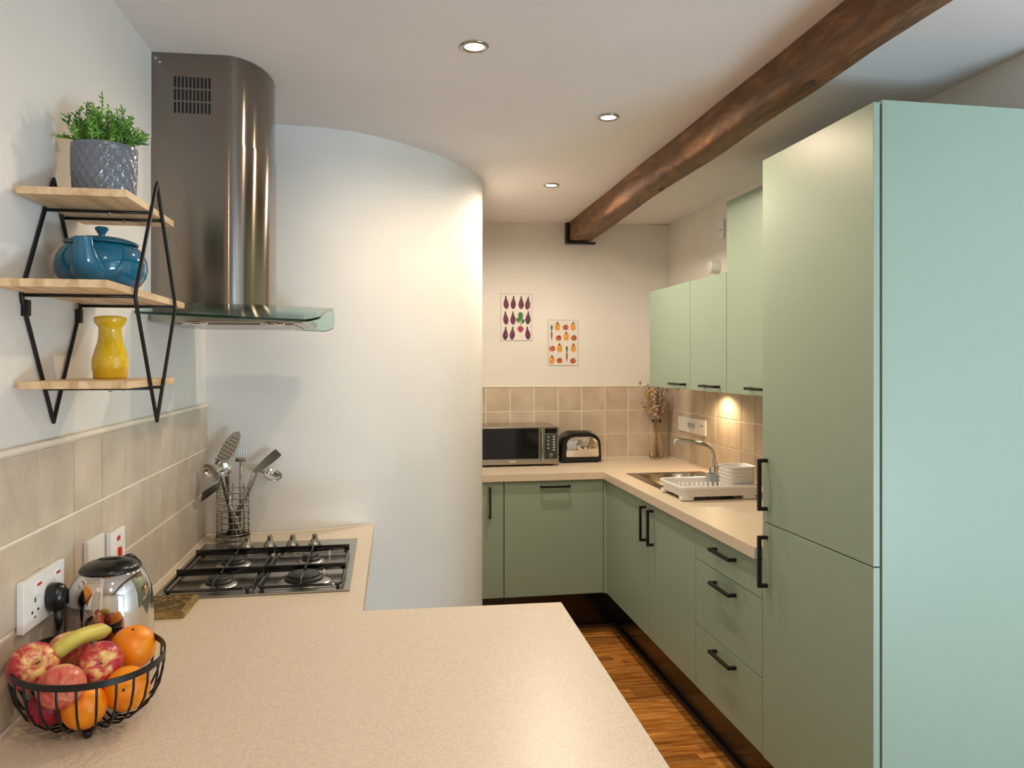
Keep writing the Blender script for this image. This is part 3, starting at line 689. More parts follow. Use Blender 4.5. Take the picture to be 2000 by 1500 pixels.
# ------------------------------------------------------------------ toaster
t = thing('toaster', 'black two-slot toaster with chrome side beside the microwave', 'toaster', (1.165, 4.41, 0.9))
def tprof(w_, h_, r_, zb):
    """rounded trapezoid outline in x,z"""
    pts = [(-w_/2+0.006, zb), (w_/2-0.006, zb), (w_/2, zb+0.008)]
    for k in range(9):
        a = math.radians(90*k/8); pts.append((w_/2-0.004-r_*1.15+r_*1.15*math.cos(a), zb+h_-r_+r_*math.sin(a)))
    for k in range(9):
        a = math.radians(90+90*k/8); pts.append((-w_/2+0.004+r_*1.15+r_*1.15*math.cos(a), zb+h_-r_+r_*math.sin(a)))
    pts.append((-w_/2, zb+0.008)); return pts
bm = BM(); A = tprof(0.252, 0.176, 0.075, 0.006)
loft(bm, [[(1.165+x*s_, y, 0.9+(z-0.006)*s2+0.006) for x, z in A] for y, s_, s2 in ((4.338, 0.97, 0.97), (4.346, 1, 1), (4.474, 1, 1), (4.482, 0.97, 0.97))], capb=True, capt=True)
link('body', bm, M['blackp'], t, smooth=True, ang=40)
bm = BM(); A = tprof(0.205, 0.120, 0.05, 0.036)
loft(bm, [[(1.170+x*s_, y, 0.9+z) for x, z in A] for y, s_ in ((4.3378, 1), (4.333, 0.99), (4.3315, 0.96))], capb=True, capt=True)
link('chrome_side', bm, M['chrome'], t, smooth=True, ang=40)
bm = BM(); box(bm, 1.085, 1.245, 4.375, 4.392, 1.0815, 1.0828); box(bm, 1.085, 1.245, 4.425, 4.442, 1.0815, 1.0828); link('slots', bm, M['dark'], t)
bm = BM(); box(bm, 1.026, 1.040, 4.395, 4.425, 1.005, 1.017, 0.003); link('lever', bm, M['blackp'], t)
bm = BM(); lathe(bm, [(0, 0.008), (0.010, 0.008), (0.011, 0)], (1.0385, 4.41, 0.945), 16, rot=Matrix.Rotation(-PI/2, 3, 'Y')); link('browning_knob', bm, M['steel'], t, smooth=True, ang=40)
bm = BM()
for (x, y) in ((1.07, 4.36), (1.26, 4.36), (1.07, 4.46), (1.26, 4.46)): box(bm, x-0.01, x+0.01, y-0.008, y+0.008, 0.9003, 0.907)
link('feet', bm, M['blackp'], t)

# ------------------------------------------------------------------ vase with dried flowers
vx, vy = 1.672, 4.435
t = thing('glass_vase', 'clear amber glass carafe vase in the tiled corner', 'vase', (vx, vy, 0.9))
outer = [(0.0, 0.001), (0.040, 0.001), (0.044, 0.006), (0.045, 0.06), (0.043, 0.105), (0.035, 0.140), (0.024, 0.170), (0.021, 0.190), (0.023, 0.215), (0.030, 0.245)]
inner = [(0.0285, 0.245), (0.0213, 0.215), (0.0193, 0.190), (0.0223, 0.170), (0.033, 0.140), (0.041, 0.105), (0.043, 0.06), (0.041, 0.010), (0.0, 0.008)]
bm = BM(); lathe(bm, outer+inner, (vx, vy, 0.9), 32); link('glass_body', bm, M['vaseglass'], t, smooth=True)
t = thing('dried_flowers', 'bunch of brown dried flowers and grasses standing in the glass vase', 'dried flowers', (vx, vy, 0.912))
bm = BM(); bh = BM(); by = BM(); rnd = random.Random(3)
for k in range(46):
    a = rnd.random()*2*PI; rr = rnd.uniform(0.01, 0.090); h = rnd.uniform(0.31, 0.465)
    bx_, by_ = -0.016*math.cos(a)*rnd.random(), -0.016*math.sin(a)*rnd.random()
    tx, ty = rr*math.cos(a), rr*math.sin(a)*0.75
    mid = (bx_*0.4+0.008*math.cos(a), by_*0.4+0.008*math.sin(a), 0.19)
    P = [(vx+bx_*1.5, vy+by_*1.5, 0.913), (vx+mid[0], vy+mid[1], 0.9+mid[2]), (vx+mid[0]+(tx-mid[0])*0.45, vy+mid[1]+(ty-mid[1])*0.45, 0.9+0.19+(h-0.19)*0.55), (vx+tx, vy+ty, 0.9+h)]
    tube(bm, P, 0.0012, 5)
    for q in range(9):
        f_ = 0.35+0.65*q/8; c = Vector(P[2]).lerp(Vector(P[3]), max(0, (f_-0.45)/0.55))
        c += Vector((rnd.uniform(-1, 1), rnd.uniform(-1, 1), rnd.uniform(-1, 1)))*0.008
        tgt = by if (k % 11 == 4) else bh
        ball(tgt, c, rnd.uniform(0.0045, 0.0095), 6, rnd.uniform(0.7, 1.4))
for (dx, dz, s_) in ((-0.10, 0.44, 0.007), (-0.115, 0.475, 0.009), (-0.09, 0.34, 0.012), (-0.105, 0.36, 0.009), (0.03, 0.30, 0.012), (0.06, 0.43, 0.01)):
    tube(bm, [(vx, vy, 1.09), (vx+dx*0.5, vy-0.01, 0.9+0.19+(dz-0.19)*0.6), (vx+dx, vy-0.02, 0.9+dz)], 0.001, 5); ball(bh, (vx+dx, vy-0.02, 0.9+dz), s_, 8, 1.3)
o = link('stems', bm, M['dried'], t, smooth=True); o['kind'] = 'stuff'
o = link('flower_heads', bh, M['dried'], t, smooth=True); o['kind'] = 'stuff'
o = link('yellow_heads', by, M['dryyellow'], t, smooth=True); o['kind'] = 'stuff'

# ------------------------------------------------------------------ posters
def flat(bm, pts, y, mi): bm.faces.new([bm.verts.new((x, y, z)) for x, z in pts]).material_index = mi
def blob(cx, cz, fn, n=20): return [(cx+fn(2*PI*k/n)[0], cz+fn(2*PI*k/n)[1]) for k in range(n)]
def eggplant(bm, cx, cz, s, y, tilt=0.0):
    def fn(a):
        t_ = math.sin(a); wv = (0.42-0.26*t_)*math.cos(a) if t_ > -0.2 else 0.47*math.cos(a)
        return (s*wv+tilt*s*t_, s*1.0*t_)
    flat(bm, blob(cx, cz, fn, 24), y, 0); flat(bm, [(cx+tilt*s-0.16*s, cz+0.86*s), (cx+tilt*s+0.16*s, cz+0.86*s), (cx+tilt*s+0.05*s, cz+1.22*s), (cx+tilt*s-0.03*s, cz+1.24*s)], y-0.0002, 2)
def poster(name, label, x0, x1, z0, z1, draw, tilt=0.0):
    t = thing(name, label, 'poster', ((x0+x1)/2, YB, z0))
    bm = BM(); box(bm, x0, x1, YB-0.0022, YB-0.0004, z0, z1); link('border', bm, M['pedge'], t)
    bm = BM(); box(bm, x0+0.0025, x1-0.0025, YB-0.0028, YB-0.0021, z0+0.0025, z1-0.0025); link('paper', bm, M['paper'], t)
    bm = BM(); draw(bm, x0, x1, z0, z1, YB-0.0032); link('print', bm, [M['eggp'], M['pgreen'], M['pdgreen'], M['pradish'], M['ppepper'], M['ptomato'], M['pcarrot']], t)
def draw_egg(bm, x0, x1, z0, z1, y):
    W, H = x1-x0, z1-z0
    for (u, v) in ((0.17, 0.80), (0.40, 0.80), (0.65, 0.80), (0.86, 0.79), (0.16, 0.47), (0.39, 0.47), (0.87, 0.48), (0.15, 0.145), (0.37, 0.15), (0.86, 0.155)):
        eggplant(bm, x0+u*W, z0+v*H, 0.0375, y, random.uniform(-0.1, 0.08))
    cx, cz = x0+0.63*W, z0+0.255*H
    flat(bm, blob(cx, cz, lambda a: (0.019*math.cos(a), 0.017*math.sin(a)-0.006*(1 if math.sin(a) < -0.9 else 0)), 20), y, 3)
    flat(bm, [(cx-0.0015, cz+0.014), (cx+0.0015, cz+0.014), (cx+0.002, cz+0.05), (cx-0.002, cz+0.05)], y, 3)
    for (dx, dz, a0, sa) in ((0.0, 0.075, 0.0, 0.028), (-0.016, 0.052, 0.5, 0.017), (0.015, 0.045, -0.5, 0.017)):
        pts = []
        for k in range(18):
            a = 2*PI*k/18; lx, lz = sa*0.55*math.cos(a)*(1+0.3*math.sin(a)), sa*math.sin(a)
            pts.append((cx+dx+lx*math.cos(a0)-lz*math.sin(a0), cz+dz+lx*math.sin(a0)+lz*math.cos(a0)))
        flat(bm, pts, y-0.0002, 1)
def draw_veg(bm, x0, x1, z0, z1, y):
    W, H = x1-x0, z1-z0
    for (u, v) in ((0.31, 0.85), (0.83, 0.85), (0.60, 0.635), (0.38, 0.38), (0.84, 0.38), (0.13, 0.12)):
        cx, cz = x0+u*W, z0+v*H
        flat(bm, blob(cx, cz, lambda a: (0.0165*math.copysign(abs(math.cos(a))**0.7, math.cos(a)), 0.025*math.copysign(abs(math.sin(a))**0.8, math.sin(a))), 20), y, 4)
        flat(bm, [(cx-0.006, cz+0.018), (cx+0.006, cz+0.018), (cx+0.001, cz+0.033), (cx-0.002, cz+0.033)], y-0.0002, 2)
    for (u, v) in ((0.58, 0.835), (0.35, 0.60), (0.85, 0.605), (0.14, 0.37), (0.38, 0.11), (0.82, 0.105)):
        cx, cz = x0+u*W, z0+v*H
        flat(bm, blob(cx, cz, lambda a: (0.019*math.cos(a), 0.0165*math.sin(a)), 20), y, 5)
        flat(bm, [(cx-0.006, cz+0.012), (cx+0.010, cz+0.010), (cx+0.007, cz+0.021), (cx+0.001, cz+0.015)], y-0.0002, 2)
    for (u, v) in ((0.12, 0.70), (0.62, 0.24)):
        cx, cz = x0+u*W, z0+v*H
        flat(bm, [(cx, cz-0.048), (cx+0.006, cz-0.015), (cx+0.0055, cz+0.008), (cx, cz+0.014), (cx-0.0055, cz+0.008), (cx-0.006, cz-0.015)], y, 6)
        flat(bm, [(cx-0.0015, cz+0.012), (cx+0.0015, cz+0.012), (cx+0.007, cz+0.034), (cx+0.006, cz+0.052), (cx-0.006, cz+0.052), (cx-0.007, cz+0.034)], y, 1)
poster('vegetable_poster', 'poster of aubergines and one radish, higher and left', 0.708, 0.905, 1.634, 1.925, draw_egg)
poster('vegetable_poster', 'poster of peppers, tomatoes and carrots, lower and right', 1.006, 1.200, 1.480, 1.766, draw_veg)

# ------------------------------------------------------------------ wall fittings, right
def plate_x(name, label, cat, xp, sgn, y0, y1, z0, z1, th=0.009):
    t = thing(name, label, cat, (xp, (y0+y1)/2, z0)); a, b = sorted((xp, xp+sgn*th))
    bm = BM(); box(bm, a, b, y0, y1, z0, z1, 0.0015); link('face_plate', bm, M['white'], t); return t
RX = XR-0.0088
t = plate_x('switch_plate', 'white socket plate farthest left of three behind the tap', 'socket', RX, -1, 4.245, 4.36, 1.085, 1.172)
bm = BM(); box(bm, RX-0.012, RX-0.009, 4.33, 4.345, 1.135, 1.155, 0.001); link('rocker', bm, M['white'], t)
t = plate_x('switch_plate', 'white plate with three rocker switches behind the tap', 'switch', RX, -1, 4.075, 4.235, 1.085, 1.172)
for k in range(3):
    bm = BM(); box(bm, RX-0.013, RX-0.009, 4.11+k*0.038, 4.128+k*0.038, 1.115, 1.145, 0.001); link('rocker', bm, M['grey'], t)
t = plate_x('switch_plate', 'white single plate nearest the under-cabinet light', 'switch', RX, -1, 3.965, 4.06, 1.085, 1.172)
bm = BM(); box(bm, RX-0.012, RX-0.009, 3.99, 4.035, 1.135, 1.142, 0.0005); link('rocker', bm, M['grey'], t)
t = thing('wall_alarm', 'small round white alarm on the wall above the short cupboards', 'alarm', (XR, 3.83, 1.985))
bm = BM(); lathe(bm, [(0.036, 0), (0.036, 0.035), (0.033, 0.040), (0.033, 0.052), (0.026, 0.056), (0.0, 0.056)], (XR-0.0005, 3.83, 2.022), 28, rot=Matrix.Rotation(-PI/2, 3, 'Y')); link('alarm_body', bm, M['white'], t, smooth=True, ang=40)
bm = BM(); lathe(bm, [(0.014, 0.0), (0.013, 0.003), (0, 0.003)], (XR-0.0565, 3.83, 2.022), 20, rot=Matrix.Rotation(-PI/2, 3, 'Y')); link('alarm_button', bm, M['white'], t, smooth=True, ang=40)
t = plate_x('wall_vent', 'small white plate on the wall left of the tall wall cupboard', 'vent', XR-0.001, -1, 3.75, 3.81, 2.165, 2.265, 0.012)
bm = BM(); box(bm, XR-0.0145, XR-0.013, 3.765, 3.795, 2.21, 2.216); link('vent_slot', bm, M['grey'], t)

# ------------------------------------------------------------------ wall fittings, left
LX = XL+0.0088
t = plate_x('double_socket', 'white double wall socket with black plug above the fruit basket', 'socket', LX, 1, 1.372, 1.535, 1.043, 1.130, 0.011)
fx = LX+0.011
for (yc_, on) in ((1.424, 1), (1.500, 1)):
    bm = BM(); box(bm, fx-0.001, fx+0.003, yc_-0.009, yc_+0.009, 1.096, 1.118, 0.001); r_ = link('rocker_switch', bm, M['white'], t)
    bm = BM(); box(bm, fx, fx+0.0036, yc_-0.008, yc_+0.008, 1.112, 1.1165); bmesh.ops.translate(bm, verts=bm.verts[:], vec=-t.location); link('red_mark', bm, M['red'], r_, local=True)
bm = BM()
for yc_ in (1.415,):
    box(bm, fx-0.001, fx+0.0006, yc_-0.002, yc_+0.002, 1.085, 1.093); box(bm, fx-0.001, fx+0.0006, yc_-0.014, yc_-0.008, 1.068, 1.072); box(bm, fx-0.001, fx+0.0006, yc_+0.008, yc_+0.014, 1.068, 1.072)
    box(bm, fx-0.001, fx+0.0006, yc_-0.003, yc_+0.001, 1.058, 1.061)
link('pin_holes', bm, M['dark'], t)
t = plate_x('blank_plate', 'plain white wall plate between the two sockets', 'wall plate', LX, 1, 1.655, 1.742, 1.045, 1.132, 0.010)
bm = BM(); box(bm, LX+0.0095, LX+0.0104, 1.68, 1.72, 1.070, 1.073); link('cover_line', bm, M['grey'], t)
t = plate_x('cooker_switch', 'white switch plate with red rocker behind the kettle', 'switch', LX, 1, 1.782, 1.872, 1.030, 1.120, 0.011)
bm = BM(); box(bm, fx-0.001, fx+0.005, 1.822, 1.838, 1.058, 1.080, 0.0015); link('red_rocker', bm, M['red'], t)
bm = BM(); box(bm, fx-0.001, fx+0.0015, 1.818, 1.836, 1.096, 1.106, 0.0004); link('indicator', bm, M['red'], t)
bm = BM(); box(bm, fx-0.001, fx+0.0008, 1.794, 1.797, 1.060, 1.066); link('pin_hole', bm, M['dark'], t)
# plug with cord
t = thing('power_plug', 'black plug with cord and white tags in the double socket', 'plug', (fx, 1.466, 1.085))
bm = BM(); py, pz = 1.466, 1.078
loft(bm, [[(x, py+a_*s_, pz+b_*s_) for a_, b_ in [(0.0195*math.cos(q*PI/10), 0.026*math.sin(q*PI/10)) for q in range(20)]] for x, s_ in ((fx+0.001, 0.86), (fx+0.005, 1), (fx+0.018, 0.98), (fx+0.026, 0.82), (fx+0.030, 0.5))], capb=True, capt=True)
for k in range(5): box(bm, fx+0.0290, fx+0.0312, py-0.008+k*0.004-0.0008, py-0.008+k*0.004+0.0008, pz-0.014, pz+0.012)
link('plug_body', bm, M['blackp'], t, smooth=True, ang=45)
bm = BM(); tube(bm, [(fx+0.018, py-0.001, pz-0.022), (fx+0.018, py-0.002, pz-0.045), (fx+0.018, py-0.003, pz-0.058)], [0.009, 0.0065, 0.004], 12)
P = [(fx+0.018, py-0.003, pz-0.055), (fx+0.017, py-0.008, pz-0.085), (fx+0.012, py-0.022, pz-0.115), (fx+0.006, py-0.045, pz-0.145), (fx+0.006, py-0.05, pz-0.168), (fx+0.012, py-0.035, pz-0.1735)]
tube(bm, P, 0.0032, 8); link('cord', bm, M['blackp'], t, smooth=True)
bm = BM()
for (dx, dy, dz, rr) in ((0.0, -0.008, -0.086, 0.3), (0.003, 0.004, -0.092, 0.15)):
    vs = box(bm, -0.001, 0.001, -0.005, 0.005, -0.015, 0.015)
    bmesh.ops.transform(bm, verts=vs, matrix=Matrix.Translation((fx+0.021+dx, py+dy, pz+dz)) @ Matrix.Rotation(rr, 4, 'X'))
link('cord_tags', bm, M['white'], t)

# ------------------------------------------------------------------ hanging wire shelf
t = thing('wire_shelf', 'black wire diamond wall shelf with three pine boards', 'shelf', (XL, 1.527, 1.39))
TOPZ, BOTZ, MIDZ = 1.844, 1.388, 1.616
YC = 1.527; HW = 0.126; XF = -0.429
for fxp, nm in ((XL+0.0045, 'wall_frame'), (XF, 'front_frame')):
    bm = BM(); rr = 0.0036
    P = [(fxp, YC-0.006, TOPZ-0.010), (fxp, YC, TOPZ), (fxp, YC+0.006, TOPZ-0.010), (fxp, YC+HW-0.004, MIDZ+0.012), (fxp, YC+HW, MIDZ), (fxp, YC+HW-0.004, MIDZ-0.012), (fxp, YC+0.006, BOTZ+0.011), (fxp, YC, BOTZ), (fxp, YC-0.006, BOTZ+0.011),
         (fxp, YC-HW+0.004, MIDZ-0.012), (fxp, YC-HW, MIDZ), (fxp, YC-HW+0.004, MIDZ+0.012)]
    tube(bm, P, rr, 8, closed=True); link(nm, bm, M['black'], t, smooth=True)
LEV = [(1.782, 0.040, 1.366, 1.655), (1.619, HW-0.001, 1.282, 1.752), (1.466-0.012+0.001, 0.036+0.0, 1.372, 1.660)]
lbl = ['top board', 'middle board', 'bottom board']
for (zt, hw, y0, y1) in LEV:
    z = zt-0.0035
    for s_ in (-1, 1):
        bm = BM(); tube(bm, [(XL+0.0045, YC+s_*hw, z), (XF, YC+s_*hw, z)], 0.0029, 8); link('crossbar', bm, M['black'], t, smooth=True)
    bm = BM()
    th = 0.013; x0, x1 = XL+0.010, -0.432 if hw < 0.1 else -0.4345
    box(bm, x0, x1, y0, y1, zt, zt+th, 0.0012); link('shelf_board', bm, M['pine'], t)
    for s_ in (-1, 1):
        bm = BM(); ball(bm, (-0.50, YC+s_*hw*0.98, z-0.003), 0.0035, 10); link('screw', bm, M['steel'], t, smooth=True)
for s_ in (-1, 1):
    bm = BM(); box(bm, XL+0.0005, XL+0.012, YC+s_*(HW-0.012)-0.006, YC+s_*(HW-0.012)+0.006, MIDZ-0.036, MIDZ-0.008, 0.001); link('wall_lug', bm, M['black'], t)

# potted plant on the top board
zt = 1.782+0.013
px_, py_ = -0.523, 1.530; PR, PH = 0.057, 0.112
t = thing('potted_plant', 'small leafy green plant in a grey diamond-embossed pot on the top shelf', 'plant', (px_, py_, zt))
bm = BM(); nu, nv = 220, 60; R = []
for j in range(nv+1):
    v = j/nv; ring = []
    base = PR*(0.93+0.07*min(1, v*1.6))
    for i in range(nu):
        a = 2*PI*i/nu
        p1 = (a/(2*PI)*22+v*4.5) % 1; p2 = (a/(2*PI)*22-v*4.5) % 1
        d = min(min(p1, 1-p1), min(p2, 1-p2))
        rel = 0.0 if (v < 0.04 or v > 0.93) else 1.0
        r = base-rel*0.0020*min(1, d*4.0) + (0.0 if rel else 0.0)
        ring.append(bm.verts.new((px_+r*math.cos(a), py_+r*math.sin(a), zt+0.0005+PH*v)))
    R.append(ring)
for A, B in zip(R, R[1:]):
    for k in range(nu): bm.faces.new((A[k], A[(k+1) % nu], B[(k+1) % nu], B[k]))
inn = [[bm.verts.new((px_+r*math.cos(2*PI*k/nu), py_+r*math.sin(2*PI*k/nu), zt+z)) for k in range(nu)] for r, z in ((PR-0.005, PH+0.0005), (PR-0.006, PH-0.02))]
loopsx = [R[-1]]+inn
for A, B in zip(loopsx, loopsx[1:]):
    for k in range(nu): bm.faces.new((A[k], A[(k+1) % nu], B[(k+1) % nu], B[k]))
bm.faces.new(R[0][::-1]); link('plant_pot', bm, M['potgrey'], t, smooth=True, ang=60)
bm = BM(); lathe(bm, [(0, PH-0.010), (PR-0.006, PH-0.012), (PR-0.007, PH-0.03)], (px_, py_, zt), 24); link('soil', bm, M['soil'], t)
bs_ = BM(); bl = BM(); rnd = random.Random(11)
def leaf(bm, c, d, ln, wd):
    d = d.normalized(); s = d.cross(Vector((rnd.uniform(-1, 1), rnd.uniform(-1, 1), rnd.uniform(-1, 1)))).normalized(); n = d.cross(s)*wd*0.25
    p = [c, c+d*ln*0.35+s*wd+n, c+d*ln*0.75+s*wd*0.8+n, c+d*ln, c+d*ln*0.75-s*wd*0.8+n, c+d*ln*0.35-s*wd+n]
    v = [bm.verts.new(q) for q in p]; m1 = bm.verts.new(c+d*ln*0.5)
    for i in range(6): bm.faces.new((m1, v[i], v[(i+1) % 6]))
base = Vector((px_, py_, zt+PH-0.012))
NS = 105
for k in range(NS):
    a = rnd.random()*2*PI; r0 = rnd.random()**0.5*PR*0.75
    tall = k < 15
    rt = rnd.uniform(0.2, 1.0)*0.075; h = rnd.uniform(0.030, 0.078)*(1.15-0.5*(rt/0.075)**2)
    if tall: rt = rnd.uniform(0.01, 0.05); h = rnd.uniform(0.075, 0.112)
    st = base+Vector((r0*math.cos(a), r0*math.sin(a), 0)); en = base+Vector((max(rt, r0)*math.cos(a), max(rt, r0)*math.sin(a), h))
    if en.x < XL+0.014: en.x = XL+0.014
    mid = (st+en)/2+Vector((0, 0, 0.012))
    tube(bs_, [st, mid, en], 0.0009, 4)
    for q in range(9):
        f_ = 0.30+0.70*q/8
        c = st.lerp(mid, f_*2) if f_ < 0.5 else mid.lerp(en, f_*2-1)
        for s_ in (-1, 1):
            d = (en-st).normalized()*0.6+Vector((math.cos(a+PI/2*s_+q), math.sin(a+PI/2*s_+q), rnd.uniform(-0.2, 0.4)))*0.8
            ln = rnd.uniform(0.007, 0.012)*(0.75 if tall else 1)
            if (c+d.normalized()*ln).x > XL+0.003: leaf(bl, c, d, ln, 0.0021)
o = link('stems', bs_, M['leaf'], t); o['kind'] = 'stuff'
o = link('foliage', bl, M['leaf'], t); o['kind'] = 'stuff'

# teapot on the middle board
zt = 1.619+0.013
tx, ty = -0.523, 1.515; TR = 0.0785
t = thing('teapot', 'squat glossy teal teapot with lid on the middle shelf', 'teapot', (tx, ty, zt))
bm = BM(); lathe(bm, [(0, 0.001), (0.040, 0.0005), (0.052, 0.003), (0.066, 0.014), (0.0755, 0.030), (TR, 0.046), (0.0765, 0.062), (0.069, 0.077), (0.060, 0.086), (0.055, 0.089), (0.0, 0.089)], (tx, ty, zt), 48)
b_ = link('body', bm, M['teal'], t, smooth=True, ang=60)
bm = BM(); lathe(bm, [(0.0615, 0.0885), (0.063, 0.091), (0.060, 0.094), (0.045, 0.0995), (0.020, 0.1035), (0.0, 0.1045)], (tx, ty, zt), 48); ld = link('lid', bm, M['teal'], t, smooth=True, ang=60)
bm = BM(); lathe(bm, [(0.006, 0.103), (0.0055, 0.108), (0.011, 0.117), (0.012, 0.120), (0.009, 0.1225), (0, 0.123)], (0, 0, 0), 24); link('lid_knob', bm, M['teal'], ld, smooth=True, local=True, ang=60)
sd = Vector((0.02, -1, 0)).normalized()
bm = BM(); c = Vector((tx, ty, zt))
P = [c+sd*0.050+Vector((0, 0, 0.038)), c+sd*0.076+Vector((0, 0, 0.042)), c+sd*0.087+Vector((0, 0, 0.054)), c+sd*0.091+Vector((0, 0, 0.072)), c+sd*0.094+Vector((0, 0, 0.090))]
tube(bm, P, [0.033, 0.029, 0.022, 0.016, 0.0145], 20, cap=False)
P2 = P[::-1]; tube(bm, [P[-1], P[-1]-Vector((0, 0, 0.012))-sd*0.001], [0.0125, 0.011], 20)
link('spout', bm, M['teal'], t, smooth=True, ang=60)
bm = BM(); hd = Vector((0.30, 1, 0)).normalized()
P = [c+hd*0.070+Vector((0, 0, 0.072)), c+hd*0.090+Vector((0, 0, 0.080)), c+hd*0.106+Vector((0, 0, 0.068)), c+hd*0.108+Vector((0, 0, 0.045)), c+hd*0.096+Vector((0, 0, 0.026)), c+hd*0.070+Vector((0, 0, 0.024))]
tube(bm, P, 0.0075, 12); link('handle', bm, M['teal'], t, smooth=True)

# pepper mill on the bottom board
zt = LEV[2][0]+0.013
t = thing('pepper_mill', 'glossy yellow ceramic pepper mill on the bottom shelf', 'pepper mill', (-0.528, 1.575, zt))
bm = BM(); lathe(bm, [(0, 0.0005), (0.028, 0.0005), (0.0305, 0.004), (0.0305, 0.014), (0.032, 0.017), (0.0325, 0.030), (0.0320, 0.032), (0.0325, 0.034), (0.031, 0.043), (0.028, 0.054), (0.0225, 0.072), (0.0205, 0.086), (0.0205, 0.100), (0.0225, 0.103), (0.027, 0.108), (0.0295, 0.115), (0.028, 0.1205), (0.020, 0.1225), (0.0, 0.1228)], t.location, 40)
link('mill_body', bm, M['yellow'], t, smooth=True, ang=60)

# ------------------------------------------------------------------ kettle
kx, ky = -0.522, 1.556
t = thing('kettle', 'polished steel electric kettle with black lid behind the fruit basket', 'kettle', (kx, ky, 0.9))
bm = BM(); lathe(bm, [(0, 0.002), (0.074, 0.002), (0.076, 0.006), (0.076, 0.016)], (kx, ky, 0.9), 48); link('power_base', bm, M['blackp'], t, smooth=True, ang=40)
prof = [(0.0745, 0.016), (0.0775, 0.022), (0.078, 0.060), (0.0775, 0.100), (0.0760, 0.135), (0.0725, 0.162), (0.0645, 0.184), (0.0565, 0.197), (0.0525, 0.201)]
bm = BM(); lathe(bm, [(0, 0.0165)]+prof+[(0, 0.2015)], (kx, ky, 0.9), 64); link('kettle_body', bm, M['kettle'], t, smooth=True, ang=50)
bm = BM(); lathe(bm, [(0.0535, 0.2005), (0.054, 0.203), (0.050, 0.209), (0.038, 0.216), (0.022, 0.2205), (0.0, 0.222)], (kx, ky, 0.9), 40); l_ = link('lid', bm, M['blackp'], t, smooth=True, ang=50)
bm = BM(); lathe(bm, [(0.024, 0.2185), (0.020, 0.2225), (0.0, 0.2240)], (0, 0, 0), 24, 1.0, 0.5); link('lid_button', bm, M['blackp'], l_, smooth=True, local=True)
# V spout, pointing forward and slightly towards the wall
sd = Vector((-0.22, -1, 0)).normalized(); sn = Vector((-sd.y, sd.x, 0)); c = Vector((kx, ky, 0.9))
bm = BM()
tl, tr = c+sd*0.053+sn*0.019+Vector((0, 0, 0.190)), c+sd*0.053-sn*0.019+Vector((0, 0, 0.190))
tip = c+sd*0.084+Vector((0, 0, 0.196)); bot = c+sd*0.0725+Vector((0, 0, 0.150))
V_ = [bm.verts.new(p) for p in (tl, tip, tr, bot)]
bm.faces.new((V_[0], V_[1], V_[3])); bm.faces.new((V_[1], V_[2], V_[3]))
o = link('spout', bm, M['kettle'], t); sm = o.modifiers.new('thick', 'SOLIDIFY'); sm.thickness = 0.0015
bm = BM(); V_ = [bm.verts.new(p-Vector((0, 0, 0.003))) for p in (tl.lerp(c, 0.03), tip.lerp(c, 0.08), tr.lerp(c, 0.03))]; bm.faces.new(V_); o = link('spout_filter', bm, M['blackp'], t)
sm = o.modifiers.new('thick', 'SOLIDIFY'); sm.thickness = 0.002
hd = Vector((0.24, 0.95, 0)).normalized(); bm = BM()
P = [c+hd*0.048+Vector((0, 0, 0.210)), c+hd*0.066+Vector((0, 0, 0.208)), c+hd*0.086+Vector((0, 0, 0.192)), c+hd*0.098+Vector((0, 0, 0.165)), c+hd*0.102+Vector((0, 0, 0.13)), c+hd*0.098+Vector((0, 0, 0.09)), c+hd*0.086+Vector((0, 0, 0.055)), c+hd*0.076+Vector((0, 0, 0.045))]
tube(bm, P, [0.006, 0.008, 0.0085, 0.0085, 0.0085, 0.008, 0.007, 0.006], 12, flat=(1.2, 0.8)); link('handle', bm, M['blackp'], t, smooth=True)

# ------------------------------------------------------------------ carved trivet
t = thing('carved_trivet', 'gold-brown carved square wooden trivet between kettle and hob', 'trivet', (-0.53, 1.93, 0.9))
x0, x1, y0, y1 = -0.603, -0.462, 1.858, 1.998
bm = BM(); box(bm, x0, x1, y0, y1, 0.9003, 0.914, 0.001); link('block', bm, M['carved'], t)
bm = BM(); box(bm, x0+0.008, x1-0.008, y0+0.008, y1-0.008, 0.9135, 0.9146); link('recess', bm, M['carvedark'], t)
bm = BM(); mx, my = (x0+x1)/2, (y0+y1)/2; h = 0.058; z = 0.9156
D = [(mx, my-h, z), (mx+h, my, z), (mx, my+h, z), (mx-h, my, z)]
tube(bm, D, 0.0016, 6, closed=True); tube(bm, [(x, y, z) for x, y in ((x0+0.008, y0+0.008), (x1-0.008, y0+0.008), (x1-0.008, y1-0.008), (x0+0.008, y1-0.008))], 0.0014, 6, closed=True)
rnd = random.Random(5)
for k in range(46):
    cx, cy = rnd.uniform(x0+0.014, x1-0.014), rnd.uniform(y0+0.014, y1-0.014); a0 = rnd.random()*6.3; rr = rnd.uniform(0.003, 0.008)
    tube(bm, [(cx+rr*math.cos(a0+q*0.6), cy+rr*math.sin(a0+q*0.6), z-0.0004) for q in range(6)], 0.0012, 5)
link('carving', bm, M['carved'], t, smooth=True)

